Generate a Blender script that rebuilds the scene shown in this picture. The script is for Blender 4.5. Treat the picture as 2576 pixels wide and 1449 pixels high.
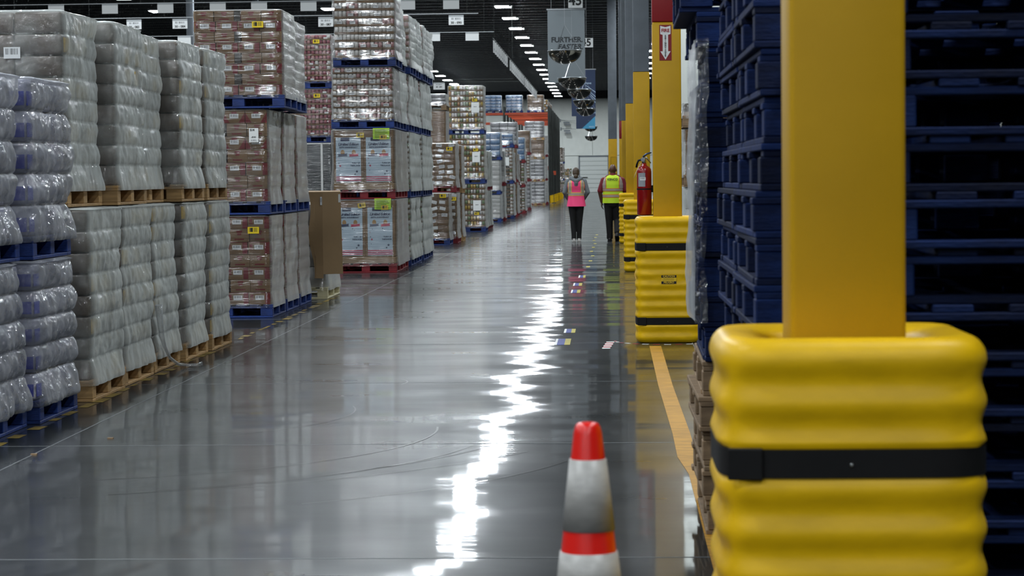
import bpy, bmesh, math, random
from mathutils import Vector, Matrix, noise as mnoise

for o in list(bpy.data.objects): bpy.data.objects.remove(o, do_unlink=True)
scene = bpy.context.scene
COL = scene.collection
RND = random.Random(7)
PI = math.pi

# ------------------------------------------------------------------ camera, world, exposure
F_PX, CAM_H, ROLL = 5800.0, 1.45, math.radians(0.62)
VPX, VPY = 1530.0 - 1288.0, 724.5 - 446.0          # where the aisle runs to, seen from the image centre
v = Vector((VPX, VPY, -F_PX)).normalized()
wz = Vector((-math.sin(ROLL), math.cos(ROLL), 0))
wz.z = (v.x*wz.x + v.y*wz.y) / -v.z
wz.normalize()
wx = v.cross(wz)
cam_data = bpy.data.cameras.new('camera'); cam = bpy.data.objects.new('camera', cam_data); COL.objects.link(cam)
M = Matrix((wx, v, wz)).to_4x4(); M.translation = (0, 0, CAM_H)
cam.matrix_world = M
cam_data.sensor_width = 36.0; cam_data.lens = 36.0*F_PX/2576.0
cam_data.clip_start = 0.1; cam_data.clip_end = 600
cam_data.dof.use_dof = True; cam_data.dof.focus_distance = 21.0; cam_data.dof.aperture_fstop = 8.5
scene.camera = cam

world = bpy.data.worlds.new('World'); scene.world = world; world.use_nodes = True
world.node_tree.nodes['Background'].inputs[0].default_value = (0.6, 0.7, 0.8, 1)
world.node_tree.nodes['Background'].inputs[1].default_value = 0.0
vs = scene.view_settings
vs.view_transform = 'Standard'; vs.look = 'None'; vs.gamma = 1.0; vs.use_curve_mapping = False
vs.exposure = 0.6
cy = scene.cycles             # keep the light paths short
cy.max_bounces = 6; cy.diffuse_bounces = 3; cy.glossy_bounces = 3; cy.transmission_bounces = 2; cy.transparent_max_bounces = 10
cy.use_adaptive_sampling = True; cy.adaptive_threshold = 0.04; cy.sample_clamp_indirect = 8.0
cy.caustics_reflective = False; cy.caustics_refractive = False
LAMP = 95.0           # emission of the light fixtures' lenses

# ------------------------------------------------------------------ helpers
def lin(c):
    return tuple((x/12.92 if x <= 0.04045 else ((x+0.055)/1.055)**2.4) for x in c)
def hx(s):
    return lin(tuple(int(s[i:i+2], 16)/255 for i in (0, 2, 4)))

MATS = {}
def mat(name, col, rough=0.5, metal=0.0, spec=0.5, nscale=None, namt=0.25, bump=None, bscale=20.0, rnd=0.0, stretch=(1, 1, 1), emit=0.0, coat=0.0):
    if name in MATS: return MATS[name]
    m = bpy.data.materials.new(name); m.use_nodes = True; MATS[name] = m
    nt = m.node_tree; N = nt.nodes; L = nt.links; b = N['Principled BSDF']
    b.inputs['Roughness'].default_value = rough; b.inputs['Metallic'].default_value = metal
    b.inputs['Specular IOR Level'].default_value = spec
    b.inputs['Coat Weight'].default_value = coat
    b.inputs['Base Color'].default_value = (*col, 1)
    tc = N.new('ShaderNodeTexCoord'); mp = N.new('ShaderNodeMapping'); mp.inputs['Scale'].default_value = stretch
    L.new(tc.outputs['Object'], mp.inputs['Vector'])
    cur = None
    if nscale:
        n = N.new('ShaderNodeTexNoise'); n.inputs['Scale'].default_value = nscale; n.inputs['Detail'].default_value = 4
        L.new(mp.outputs[0], n.inputs['Vector'])
        mr = N.new('ShaderNodeMapRange'); mr.inputs[1].default_value = 0.3; mr.inputs[2].default_value = 0.7
        mr.inputs[3].default_value = 1-namt; mr.inputs[4].default_value = 1+namt*0.5
        L.new(n.outputs['Fac'], mr.inputs[0]); cur = mr.outputs[0]
    if rnd:
        oi = N.new('ShaderNodeObjectInfo'); r2 = N.new('ShaderNodeMapRange')
        r2.inputs[3].default_value = 1-rnd; r2.inputs[4].default_value = 1+rnd
        L.new(oi.outputs['Random'], r2.inputs[0])
        if cur:
            mu = N.new('ShaderNodeMath'); mu.operation = 'MULTIPLY'; L.new(cur, mu.inputs[0]); L.new(r2.outputs[0], mu.inputs[1]); cur = mu.outputs[0]
        else: cur = r2.outputs[0]
    if cur:
        vm = N.new('ShaderNodeVectorMath'); vm.operation = 'SCALE'; vm.inputs[0].default_value = col
        L.new(cur, vm.inputs['Scale']); L.new(vm.outputs[0], b.inputs['Base Color'])
    if bump:
        n2 = N.new('ShaderNodeTexNoise'); n2.inputs['Scale'].default_value = bscale; n2.inputs['Detail'].default_value = 3
        L.new(mp.outputs[0], n2.inputs['Vector'])
        bp = N.new('ShaderNodeBump'); bp.inputs['Strength'].default_value = bump; bp.inputs['Distance'].default_value = 0.02
        L.new(n2.outputs['Fac'], bp.inputs['Height']); L.new(bp.outputs[0], b.inputs['Normal'])
    if emit:
        b.inputs['Emission Color'].default_value = (*col, 1); b.inputs['Emission Strength'].default_value = emit
    return m

def film(name, tint, base, edge, rough, bump, bscale, nsc=3.0, namp=0.25, stretch=(1, 1, 1), gloss=1.7, detail=2.0):
    """stretch film: see-through face on, cloudy at a slant, with glossy wrinkles"""
    m = bpy.data.materials.new(name); m.use_nodes = True; MATS[name] = m
    nt = m.node_tree; N = nt.nodes; L = nt.links; N.remove(N['Principled BSDF']); out = N['Material Output']
    tc = N.new('ShaderNodeTexCoord'); mp = N.new('ShaderNodeMapping'); mp.inputs['Scale'].default_value = stretch
    oi = N.new('ShaderNodeObjectInfo'); ml = N.new('ShaderNodeVectorMath'); ml.operation = 'ADD'
    sc = N.new('ShaderNodeMath'); sc.operation = 'MULTIPLY'; sc.inputs[1].default_value = 40.0
    L.new(oi.outputs['Random'], sc.inputs[0]); L.new(tc.outputs['Object'], ml.inputs[0]); L.new(sc.outputs[0], ml.inputs[1])
    L.new(ml.outputs[0], mp.inputs['Vector'])
    def nz(scale, detail, dist, lo, hi):
        n = N.new('ShaderNodeTexNoise'); n.inputs['Scale'].default_value = scale; n.inputs['Detail'].default_value = detail; n.inputs['Distortion'].default_value = dist
        L.new(mp.outputs[0], n.inputs['Vector'])
        r = N.new('ShaderNodeMapRange'); r.inputs[1].default_value = 0.3; r.inputs[2].default_value = 0.7; r.inputs[3].default_value = lo; r.inputs[4].default_value = hi
        L.new(n.outputs['Fac'], r.inputs[0]); return r.outputs[0]
    bp = N.new('ShaderNodeBump'); bp.inputs['Strength'].default_value = bump; bp.inputs['Distance'].default_value = 0.02
    L.new(nz(bscale, detail, 0.6, 0, 1), bp.inputs['Height'])
    lw = N.new('ShaderNodeLayerWeight'); lw.inputs['Blend'].default_value = 0.5
    mr = N.new('ShaderNodeMapRange'); mr.inputs[1].default_value = 0.15; mr.inputs[2].default_value = 0.8; mr.inputs[3].default_value = base; mr.inputs[4].default_value = edge
    L.new(lw.outputs['Facing'], mr.inputs[0])
    ad = N.new('ShaderNodeMath'); ad.operation = 'ADD'; ad.use_clamp = True; L.new(mr.outputs[0], ad.inputs[0]); L.new(nz(nsc, 3, 0, -namp, namp), ad.inputs[1])
    df = N.new('ShaderNodeBsdfDiffuse'); df.inputs[0].default_value = (*tint, 1); tl_ = N.new('ShaderNodeBsdfTranslucent'); tl_.inputs[0].default_value = (*tint, 1)
    hz = N.new('ShaderNodeMixShader'); hz.inputs[0].default_value = 0.3; L.new(df.outputs[0], hz.inputs[1]); L.new(tl_.outputs[0], hz.inputs[2])
    tr = N.new('ShaderNodeBsdfTransparent'); mx = N.new('ShaderNodeMixShader')
    L.new(ad.outputs[0], mx.inputs[0]); L.new(tr.outputs[0], mx.inputs[1]); L.new(hz.outputs[0], mx.inputs[2])
    gl = N.new('ShaderNodeBsdfGlossy'); gl.inputs['Roughness'].default_value = rough; L.new(bp.outputs[0], gl.inputs['Normal'])
    fr = N.new('ShaderNodeFresnel'); fr.inputs['IOR'].default_value = 1.5
    fm = N.new('ShaderNodeMath'); fm.operation = 'MULTIPLY'; fm.use_clamp = True; fm.inputs[1].default_value = gloss; L.new(fr.outputs[0], fm.inputs[0])
    fn = N.new('ShaderNodeMath'); fn.operation = 'MINIMUM'; fn.inputs[1].default_value = 0.30; L.new(fm.outputs[0], fn.inputs[0])
    m2 = N.new('ShaderNodeMixShader'); L.new(fn.outputs[0], m2.inputs[0]); L.new(mx.outputs[0], m2.inputs[1]); L.new(gl.outputs[0], m2.inputs[2]); L.new(m2.outputs[0], out.inputs['Surface'])
    return m

def barcode(name, paper, ink, n=70.0, zcut=0.35):
    m = bpy.data.materials.new(name); m.use_nodes = True; MATS[name] = m
    nt = m.node_tree; N = nt.nodes; L = nt.links; b = N['Principled BSDF']; b.inputs['Roughness'].default_value = 0.5
    tc = N.new('ShaderNodeTexCoord'); sp = N.new('ShaderNodeSeparateXYZ'); L.new(tc.outputs['Generated'], sp.inputs[0])
    def mth(op, a, c=None):
        q = N.new('ShaderNodeMath'); q.operation = op
        for i, s in enumerate((a, c)):
            if s is None: continue
            if isinstance(s, (int, float)): q.inputs[i].default_value = s
            else: L.new(s, q.inputs[i])
        return q.outputs[0]
    wn = N.new('ShaderNodeTexWhiteNoise'); wn.noise_dimensions = '1D'
    L.new(mth('FLOOR', mth('MULTIPLY', sp.outputs[0], n)), wn.inputs['W'])
    bar = mth('GREATER_THAN', wn.outputs['Value'], 0.5)
    z = sp.outputs[2]
    inz = mth('MULTIPLY', mth('GREATER_THAN', z, zcut), mth('LESS_THAN', z, 0.88))
    inx = mth('MULTIPLY', mth('GREATER_THAN', sp.outputs[0], 0.12), mth('LESS_THAN', sp.outputs[0], 0.88))
    f = mth('MULTIPLY', mth('MULTIPLY', bar, inz), inx)
    mx = N.new('ShaderNodeMix'); mx.data_type = 'RGBA'; mx.inputs[6].default_value = (*paper, 1); mx.inputs[7].default_value = (*ink, 1)
    L.new(f, mx.inputs[0]); L.new(mx.outputs[2], b.inputs['Base Color'])
    return m

class MB:
    def __init__(s): s.v = []; s.f = []; s.m = []; s.mats = []; s.sm = []
    def mi(s, m):
        if m not in s.mats: s.mats.append(m)
        return s.mats.index(m)
    def quad(s, pts, m, smooth=False):
        b = len(s.v); s.v += [tuple(p) for p in pts]; s.f.append(tuple(range(b, b+len(pts)))); s.m.append(s.mi(m)); s.sm.append(smooth); return s
    def box(s, x0, x1, y0, y1, z0, z1, m, rot=None, c=None):
        b = len(s.v)
        P = [(x0, y0, z0), (x1, y0, z0), (x1, y1, z0), (x0, y1, z0), (x0, y0, z1), (x1, y0, z1), (x1, y1, z1), (x0, y1, z1)]
        if rot is not None:
            c = Vector(c if c is not None else ((x0+x1)/2, (y0+y1)/2, (z0+z1)/2)); P = [tuple(rot @ (Vector(p)-c)+c) for p in P]
        s.v += P
        for q in ((0, 3, 2, 1), (4, 5, 6, 7), (0, 1, 5, 4), (1, 2, 6, 5), (2, 3, 7, 6), (3, 0, 4, 7)):
            s.f.append(tuple(b+i for i in q)); s.m.append(s.mi(m)); s.sm.append(False)
        return s
    def bar(s, p, q, w, m, h=None):
        p, q = Vector(p), Vector(q); d = q-p; ln = d.length; h = h or w
        R = d.to_track_quat('Z', 'Y').to_matrix(); b = len(s.v)
        for zz in (0, ln):
            for (a, c) in ((-w/2, -h/2), (w/2, -h/2), (w/2, h/2), (-w/2, h/2)): s.v.append(tuple(R @ Vector((a, c, zz))+p))
        for qd in ((0, 3, 2, 1), (4, 5, 6, 7), (0, 1, 5, 4), (1, 2, 6, 5), (2, 3, 7, 6), (3, 0, 4, 7)):
            s.f.append(tuple(b+i for i in qd)); s.m.append(s.mi(m)); s.sm.append(False)
        return s
    def lathe(s, prof, m, n=16, c=(0, 0, 0), cap=True, smooth=True):
        b = len(s.v)
        for (r, z) in prof:
            for k in range(n):
                a = 2*PI*k/n; s.v.append((c[0]+r*math.cos(a), c[1]+r*math.sin(a), c[2]+z))
        for j in range(len(prof)-1):
            for k in range(n):
                k2 = (k+1) % n
                s.f.append((b+j*n+k, b+j*n+k2, b+(j+1)*n+k2, b+(j+1)*n+k)); s.m.append(s.mi(m)); s.sm.append(smooth)
        if cap:
            s.f.append(tuple(b+k for k in reversed(range(n)))); s.m.append(s.mi(m)); s.sm.append(False)
            s.f.append(tuple(b+(len(prof)-1)*n+k for k in range(n))); s.m.append(s.mi(m)); s.sm.append(False)
        return s
    def tube(s, pts, r, m, n=8, cap=True):
        pts = [Vector(p) for p in pts]; b = len(s.v); rr = r if isinstance(r, (list, tuple)) else [r]*len(pts)
        for i, p in enumerate(pts):
            d = (pts[min(i+1, len(pts)-1)]-pts[max(i-1, 0)]); R = d.to_track_quat('Z', 'Y').to_matrix()
            for k in range(n):
                a = 2*PI*k/n; s.v.append(tuple(p+R @ Vector((rr[i]*math.cos(a), rr[i]*math.sin(a), 0))))
        for i in range(len(pts)-1):
            for k in range(n):
                k2 = (k+1) % n; s.f.append((b+i*n+k, b+i*n+k2, b+(i+1)*n+k2, b+(i+1)*n+k)); s.m.append(s.mi(m)); s.sm.append(True)
        if cap:
            s.f.append(tuple(b+k for k in reversed(range(n)))); s.m.append(s.mi(m)); s.sm.append(False)
            e = b+(len(pts)-1)*n; s.f.append(tuple(e+k for k in range(n))); s.m.append(s.mi(m)); s.sm.append(False)
        return s
    def grid(s, P, m, closed=False, smooth=True):
        b = len(s.v); nr = len(P); nc = len(P[0])
        for r in P: s.v += [tuple(p) for p in r]
        for i in range(nr-1):
            for k in range(nc if closed else nc-1):
                k2 = (k+1) % nc
                s.f.append((b+i*nc+k, b+i*nc+k2, b+(i+1)*nc+k2, b+(i+1)*nc+k)); s.m.append(s.mi(m)); s.sm.append(smooth)
        return s
    def mesh(s, name):
        me = bpy.data.meshes.new(name); me.from_pydata(s.v, [], s.f)
        for m in s.mats: me.materials.append(m)
        me.polygons.foreach_set('material_index', s.m); me.polygons.foreach_set('use_smooth', s.sm); me.update()
        return me

def obj(name, me, parent=None, loc=(0, 0, 0), rot=(0, 0, 0), **kw):
    if isinstance(me, MB): me = me.mesh(name)
    o = bpy.data.objects.new(name, me); COL.objects.link(o)
    o.location = loc; o.rotation_euler = rot
    if parent: o.parent = parent
    for k, val in kw.items(): o[k] = val
    return o
def tag(o, label, cat, group=None):
    o['label'] = label; o['category'] = cat
    if group: o['group'] = group
    return o
def thing(name, label, cat, loc=(0, 0, 0), rz=0.0, group=None):
    o = bpy.data.objects.new(name, None); COL.objects.link(o); o.location = loc; o.rotation_euler = (0, 0, rz); o.empty_display_size = 0.2
    return tag(o, label, cat, group)
def struct(name, me, **kw): return obj(name, me, kind='structure', **kw)
def copy_tree(src, loc, rz=0.0, parent=None):
    c = src.copy(); COL.objects.link(c); c.parent = parent
    if parent is None: c.location = loc; c.rotation_euler = (0, 0, rz)
    for ch in KIDS.get(src, ()): copy_tree(ch, None, 0, c)
    return c
CACHE = {}
def cached(key, fn):
    if key not in CACHE: CACHE[key] = fn()
    return CACHE[key]
def bevbox(w, d, h, m, bev=0.008, name='box', seg=1):
    def mk():
        bm = bmesh.new(); bmesh.ops.create_cube(bm, size=1)
        for q in bm.verts: q.co = Vector((q.co.x*w, q.co.y*d, (q.co.z+0.5)*h))
        bmesh.ops.bevel(bm, geom=bm.edges[:], offset=bev, segments=seg, affect='EDGES', profile=0.5)
        me = bpy.data.meshes.new(name); bm.to_mesh(me); bm.free(); me.materials.append(m)
        if seg > 1:
            for p in me.polygons: p.use_smooth = True
        return me
    return cached(('bb', round(w, 3), round(d, 3), round(h, 3), m.name, bev, seg), mk)
SIDE = bpy.data.scenes.new('baking')          # an empty side scene, so that evaluating one object stays quick
def baked(o):
    SIDE.collection.objects.link(o); SIDE.view_layers[0].update(); dg = SIDE.view_layers[0].depsgraph
    return bpy.data.meshes.new_from_object(o.evaluated_get(dg))
def text_mesh(body, size, m, extrude=0.0008, shear=0.0, align='CENTER', space=1.0):
    def mk():
        c = bpy.data.curves.new('lettering', 'FONT'); c.body = body; c.size = size; c.extrude = extrude; c.shear = shear
        c.align_x = align; c.align_y = 'CENTER'; c.resolution_u = 3; c.space_character = space; c.offset = size*.026
        o = bpy.data.objects.new('lettering', c); me = baked(o)
        bpy.data.objects.remove(o, do_unlink=True); me.materials.clear(); me.materials.append(m); return me
    return cached(('tx', body, size, m.name, shear, align, space), mk)
FRONT = (PI/2, 0, 0)          # text standing up and read from the camera's side
def text(body, size, m, parent, loc, name='lettering', rot=FRONT, **kw): return obj(name, text_mesh(body, size, m, **kw), parent, loc, rot)
ORD = ['first', 'second', 'third', 'fourth', 'fifth', 'sixth', 'seventh', 'eighth', 'ninth', 'tenth', 'eleventh', 'twelfth', 'thirteenth', 'fourteenth', 'fifteenth',
       'sixteenth', 'seventeenth', 'eighteenth', 'nineteenth', 'twentieth']
def ordn(n):
    if n < 20: return ORD[n]
    t = ['twenty', 'thirty', 'forty'][(n+1)//10-2]; r = (n+1) % 10
    return (t+'-'+ORD[r-1]) if r else {20: 'twentieth', 30: 'thirtieth', 40: 'fortieth'}[n+1]

# ------------------------------------------------------------------ materials
YEL = mat('yellow_paint', hx('B98F0A'), 0.5, spec=0.25, nscale=3, namt=0.10, bump=0.02, bscale=30)
YPL = mat('yellow_plastic', hx('DFB20A'), 0.42, spec=0.25, nscale=7, namt=0.14, bump=0.03, bscale=40, stretch=(1, 1, 2.5))
GRYC = mat('grey_column_paint', hx('6E757C'), 0.5, nscale=4, namt=0.15)
REDP = mat('red_paint', hx('8A141A'), 0.45)
REDX = mat('extinguisher_red', hx('860810'), 0.28, coat=0.3)
BLK = mat('black_rubber', hx('0C0C0D'), 0.65, spec=0.25, nscale=40, namt=0.2)
BLKP = mat('black_print', hx('0C0C0C'), 0.6)
WHT = mat('white_print', hx('E6E8E6'), 0.55)
STEEL = mat('steel', hx('A9ADB0'), 0.28, metal=1.0)
CHROME = mat('chrome', hx('C4C2BE'), 0.08, metal=1.0)
MIRR = mat('mirror_dome', hx('98948C'), 0.06, metal=1.0, bump=0.25, bscale=5)
KRAFT = mat('kraft_board', hx('7C6246'), 0.75, nscale=9, namt=0.18, rnd=0.10)
KRAFT2 = mat('kraft_sheet', hx('8F7553'), 0.72, nscale=3, namt=0.12, bump=0.05, bscale=12)
KRED = mat('carton_red_ink', hx('701620'), 0.7)
KDARK = mat('carton_gap_shade', hx('3A352F'), 0.35)  # dark colour imitating the shade in the gap between cartons
WOOD = mat('pale_pine', hx('B08D5E'), 0.72, nscale=6, namt=0.3, rnd=0.16, stretch=(1, 6, 6))
WOODD = mat('weathered_pine', hx('8C7458'), 0.8, nscale=6, namt=0.35, rnd=0.2, stretch=(1, 6, 6))
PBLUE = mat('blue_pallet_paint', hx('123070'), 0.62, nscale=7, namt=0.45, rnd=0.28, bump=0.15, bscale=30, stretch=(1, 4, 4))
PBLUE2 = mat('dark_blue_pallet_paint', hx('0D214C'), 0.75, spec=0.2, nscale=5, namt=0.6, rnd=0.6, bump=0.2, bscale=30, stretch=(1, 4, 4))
PRED = mat('red_pallet_paint', hx('7A1620'), 0.6, nscale=7, namt=0.3, rnd=0.2)
PWHITE = mat('cream_plastic', hx('D6CDA6'), 0.5, nscale=7, namt=0.15)
BUNG = mat('grey_brown_bundle', hx('6E655C'), 0.35, nscale=8, namt=0.3, rnd=0.2)
BUNB = mat('lavender_bundle', hx('9A9CB0'), 0.3, nscale=5, namt=0.35, rnd=0.12)
BLUEINK = mat('violet_blue_ink', hx('2B3BB0'), 0.35)
BUNW = mat('white_carton', hx('C9C9C6'), 0.55, nscale=8, namt=0.15, rnd=0.08)
BUNY = mat('yellow_print', hx('C9A53A'), 0.6)
WATER = mat('pale_blue_pack', hx('6C8FB8'), 0.25, nscale=14, namt=0.4, rnd=0.12)
SILV = mat('silver_pack', hx('A5A5A8'), 0.3, metal=0.4, nscale=14, namt=0.4, rnd=0.15)
DARKG = mat('dark_wrapped_goods', hx('4A4D4E'), 0.3, nscale=4, namt=0.3)
CANW = mat('white_can', hx('E2DFDA'), 0.3); CANR = mat('red_can', hx('BC8C8A'), 0.3); CANP = mat('pink_can', hx('9E5660'), 0.3)
CANY = mat('yellow_tub', hx('C9A94A'), 0.35); CANG = mat('green_tub', hx('7E9468'), 0.35); CANO = mat('orange_tub', hx('B9834A'), 0.35); CAND = mat('dark_jar', hx('5E5A50'), 0.3)
BARW = barcode('barcode_white', hx('DADCDD'), hx('1A1A1C'))
BARY = barcode('barcode_yellow', hx('E3C41C'), hx('2A2608'), 24, 0.25)
LIME = mat('lime_notice', hx('B4E02A'), 0.55)
SKYP = mat('pale_blue_print', hx('B9CCDA'), 0.55)
NAVY = mat('navy_print', hx('1E2E52'), 0.55); STRIPE = mat('crimson_print', hx('B8284C'), 0.55)
STOFF = mat('tan_print', hx('B08A5C'), 0.6)
CONE_O = mat('cone_orange', hx('E0160A'), 0.32, coat=0.3)
CONE_W = mat('cone_collar', hx('A8A6A2'), 0.4, nscale=30, namt=0.12, stretch=(1, 1, 3))
RACKG = mat('dark_green_rack', hx('1A211D'), 0.5); RACKO = mat('orange_beam', hx('B1431F'), 0.45)
JOIST = mat('joist_steel', hx('5C5F62'), 0.3, metal=0.8); DECK = mat('dark_roof_deck', hx('1C1E20'), 0.8)
WALLW = mat('white_wall_panel', hx('DDE1DB'), 0.5, nscale=2, namt=0.05)
DOORW = mat('door_white', hx('CDD2CE'), 0.45)
FIXT = mat('fixture_housing', hx('B9BDC0'), 0.4)
LENS = mat('lamp_lens', (0.88, 0.95, 1.0), 0.4, emit=LAMP)
SIGNW = mat('sign_white', hx('D9DBDA'), 0.5); RAIL = mat('rail_white', hx('9FA3A5'), 0.4)
BANG = mat('banner_grey', hx('767E82'), 0.6); BANT = mat('banner_text', hx('24282C'), 0.6)
BANN = mat('banner_navy', hx('20304E'), 0.6); BANC = mat('banner_cyan', hx('3E8FB5'), 0.6); BANL = mat('banner_line', hx('A9BFD2'), 0.6)
TAPEY = mat('floor_tape_yellow', hx('B58428'), 0.6, spec=0.2, nscale=6, namt=0.35, stretch=(1, 4, 1))
TAPEW = mat('worn_yellow_paint', hx('7E6A2A'), 0.5, nscale=5, namt=0.5)
F_MILK = film('film_cloudy', (0.82, 0.87, 0.85), 0.14, 0.90, 0.12, 0.34, 28, 4.5, 0.16, (1, 1, 0.8), 1.9, 3.0)
F_SPARK = film('film_crinkled', (0.66, 0.68, 0.73), 0.22, 0.64, 0.11, 0.62, 20, 3.0, 0.2, (1.6, 1, 0.9), 2.6, 2.5)
F_CLEAR = film('film_clear', (0.80, 0.82, 0.82), 0.0, 0.62, 0.13, 0.16, 7, 2.5, 0.06, (0.4, 0.4, 5), 3.6, 1.5)
F_STRIP = film('film_strip', (0.70, 0.74, 0.77), 0.12, 0.6, 0.13, 0.5, 22, 3, 0.2, (1, 1, 1), 2.4, 2.5)

def floor_material():
    m = bpy.data.materials.new('polished_concrete'); m.use_nodes = True
    nt = m.node_tree; N = nt.nodes; L = nt.links; b = N['Principled BSDF']
    tc = N.new('ShaderNodeTexCoord')
    def nz(scale, stretch=(1, 1, 1), detail=4):
        mp = N.new('ShaderNodeMapping'); mp.inputs['Scale'].default_value = stretch; L.new(tc.outputs['Object'], mp.inputs['Vector'])
        n = N.new('ShaderNodeTexNoise'); n.inputs['Scale'].default_value = scale; n.inputs['Detail'].default_value = detail; L.new(mp.outputs[0], n.inputs['Vector']); return n.outputs['Fac']
    def rng(s, a, c, d, e):
        mr = N.new('ShaderNodeMapRange'); mr.inputs[1].default_value = a; mr.inputs[2].default_value = c; mr.inputs[3].default_value = d; mr.inputs[4].default_value = e; L.new(s, mr.inputs[0]); return mr.outputs[0]
    c1 = rng(nz(0.6), 0.3, 0.7, 0.8, 1.12); c2 = rng(nz(9, (1, 0.35, 1)), 0.3, 0.7, 0.86, 1.1)
    mu = N.new('ShaderNodeMath'); mu.operation = 'MULTIPLY'; L.new(c1, mu.inputs[0]); L.new(c2, mu.inputs[1])
    vm = N.new('ShaderNodeVectorMath'); vm.operation = 'SCALE'; vm.inputs[0].default_value = hx('272B2D'); L.new(mu.outputs[0], vm.inputs['Scale']); L.new(vm.outputs[0], b.inputs['Base Color'])
    L.new(rng(nz(1.4, (0.5, 1, 1), 5), 0.3, 0.7, 0.26, 0.36), b.inputs['Roughness'])
    b.inputs['Coat Weight'].default_value = 0.6; L.new(rng(nz(1.1, (0.4, 1, 1), 4), 0.3, 0.7, 0.035, 0.065), b.inputs['Coat Roughness'])
    b.inputs['Specular IOR Level'].default_value = 0.08
    bp = N.new('ShaderNodeBump'); bp.inputs['Strength'].default_value = 1.0; bp.inputs['Distance'].default_value = 0.023
    L.new(nz(0.55, (0.16, 1.0, 1), 2), bp.inputs['Height'])
    b2 = N.new('ShaderNodeBump'); b2.inputs['Strength'].default_value = 0.10; b2.inputs['Distance'].default_value = 0.003
    L.new(nz(14, (0.25, 1, 1), 3), b2.inputs['Height']); L.new(bp.outputs[0], b2.inputs['Normal']); L.new(b2.outputs[0], b.inputs['Normal']); L.new(b2.outputs[0], b.inputs['Coat Normal'])
    return m
FLOORM = floor_material()

# ------------------------------------------------------------------ the hall: floor, ceiling, walls
XL, XR, YN, YF, ZC = -46.0, 22.0, -62.0, 225.0, 10.7
floor = struct('floor', MB().quad([(XL, YN, 0), (XR, YN, 0), (XR, YF, 0), (XL, YF, 0)], FLOORM))
JNT = mat('joint_filler', hx('6E7173'), 0.5)
for yy in [8.75+3.81*k for k in range(0, 26)]:
    obj('joint', cached('jx', lambda: MB().box(XL, XR, -0.004, 0.004, 0, 0.0012, JNT).mesh('joint')), floor, (0, yy, 0))
for xx in (0.72, -3.09, -6.9):
    obj('joint', cached('jy', lambda: MB().box(-0.004, 0.004, 0, 200, 0, 0.0012, JNT).mesh('joint')), floor, (xx, 3, 0))
def ribbon(pts, w, m, z=0.0016):
    g = []
    for i, p in enumerate(pts):
        a = Vector(pts[max(i-1, 0)]); c = Vector(pts[min(i+1, len(pts)-1)]); d = (c-a).normalized(); n = Vector((-d.y, d.x))*w/2
        g.append([(p[0]+n.x, p[1]+n.y, z), (p[0]-n.x, p[1]-n.y, z)])
    return MB().grid(g, m, smooth=False)
# worn yellow tape along the columns and a rubbed painted line along the pallets
tp = [(0.39, 19.75), (0.385, 16), (0.40, 13.0), (0.395, 11.9), (0.43, 11.2), (0.425, 9.0), (0.43, 5.6)]
obj('tape_line', ribbon(tp, 0.10, TAPEY), floor)
obj('tape_line', ribbon([(0.42, 20.9), (0.43, 34.8)], 0.10, TAPEY), floor)
for k in range(46):
    y0 = 9.6+k*0.42+RND.uniform(-.1, .1); x0 = -3.40+RND.uniform(-.012, .012); ww = RND.uniform(.03, .085)
    obj('paint_trace', ribbon([(x0, y0), (x0+RND.uniform(-.01, .01), y0+RND.uniform(.12, .36))], ww, TAPEW), floor)
# tyre scuffs: thin dark arcs
SCUF = mat('tyre_rubber_trace', hx('1C1C1A'), 0.3, coat=0.6)
def arc(cx, cy, r, a0, a1, w):
    obj('tyre_mark', ribbon([(cx+r*math.cos(a0+(a1-a0)*t/18), cy+r*math.sin(a0+(a1-a0)*t/18)) for t in range(19)], w, SCUF), floor)
for (cx, cy, r, a0, a1, w) in ((-3.2, 13.2, 2.2, -1.25, .1, .012), (-3.3, 13.0, 2.6, -1.2, -.2, .012), (-3.5, 13.4, 3.0, -1.1, -.35, .010), (-3.2, 14.3, 1.6, -1.3, .25, .010),
                               (-2.9, 12.6, 2.8, -1.0, -.3, .009), (-3.6, 13.9, 3.6, -1.05, -.5, .010), (-2.0, 16.4, .55, -.3, .5, .012), (-1.0, 24.5, 2.4, -2.2, -1.2, .012), (-.9, 25.4, 2.9, -2.3, -1.4, .012)):
    arc(cx, cy, r, a0, a1, w)

ceiling = struct('ceiling', MB().box(XL, XR, YN, YF, ZC, ZC+0.2, DECK))
def joist():
    b = MB(); zt, zb = ZC-0.04, ZC-0.82
    b.box(XL+.3, XR-.3, -.05, .05, zt-.06, zt, JOIST); b.box(XL+.3, XR-.3, -.05, .05, zb, zb+.06, JOIST)
    n = 240; st = (XR-XL-1)/n
    for i in range(n):
        x = XL+.5+i*st; u, d = (zt-.05, zb+.05) if i % 2 else (zb+.05, zt-.05)
        b.bar((x, 0, u), (x+st, 0, d), .028, JOIST)
    return b.mesh('joist')
jm = joist()
for k in range(94): obj('joist', jm, ceiling, (0, 40+k*1.98, 0))

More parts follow.
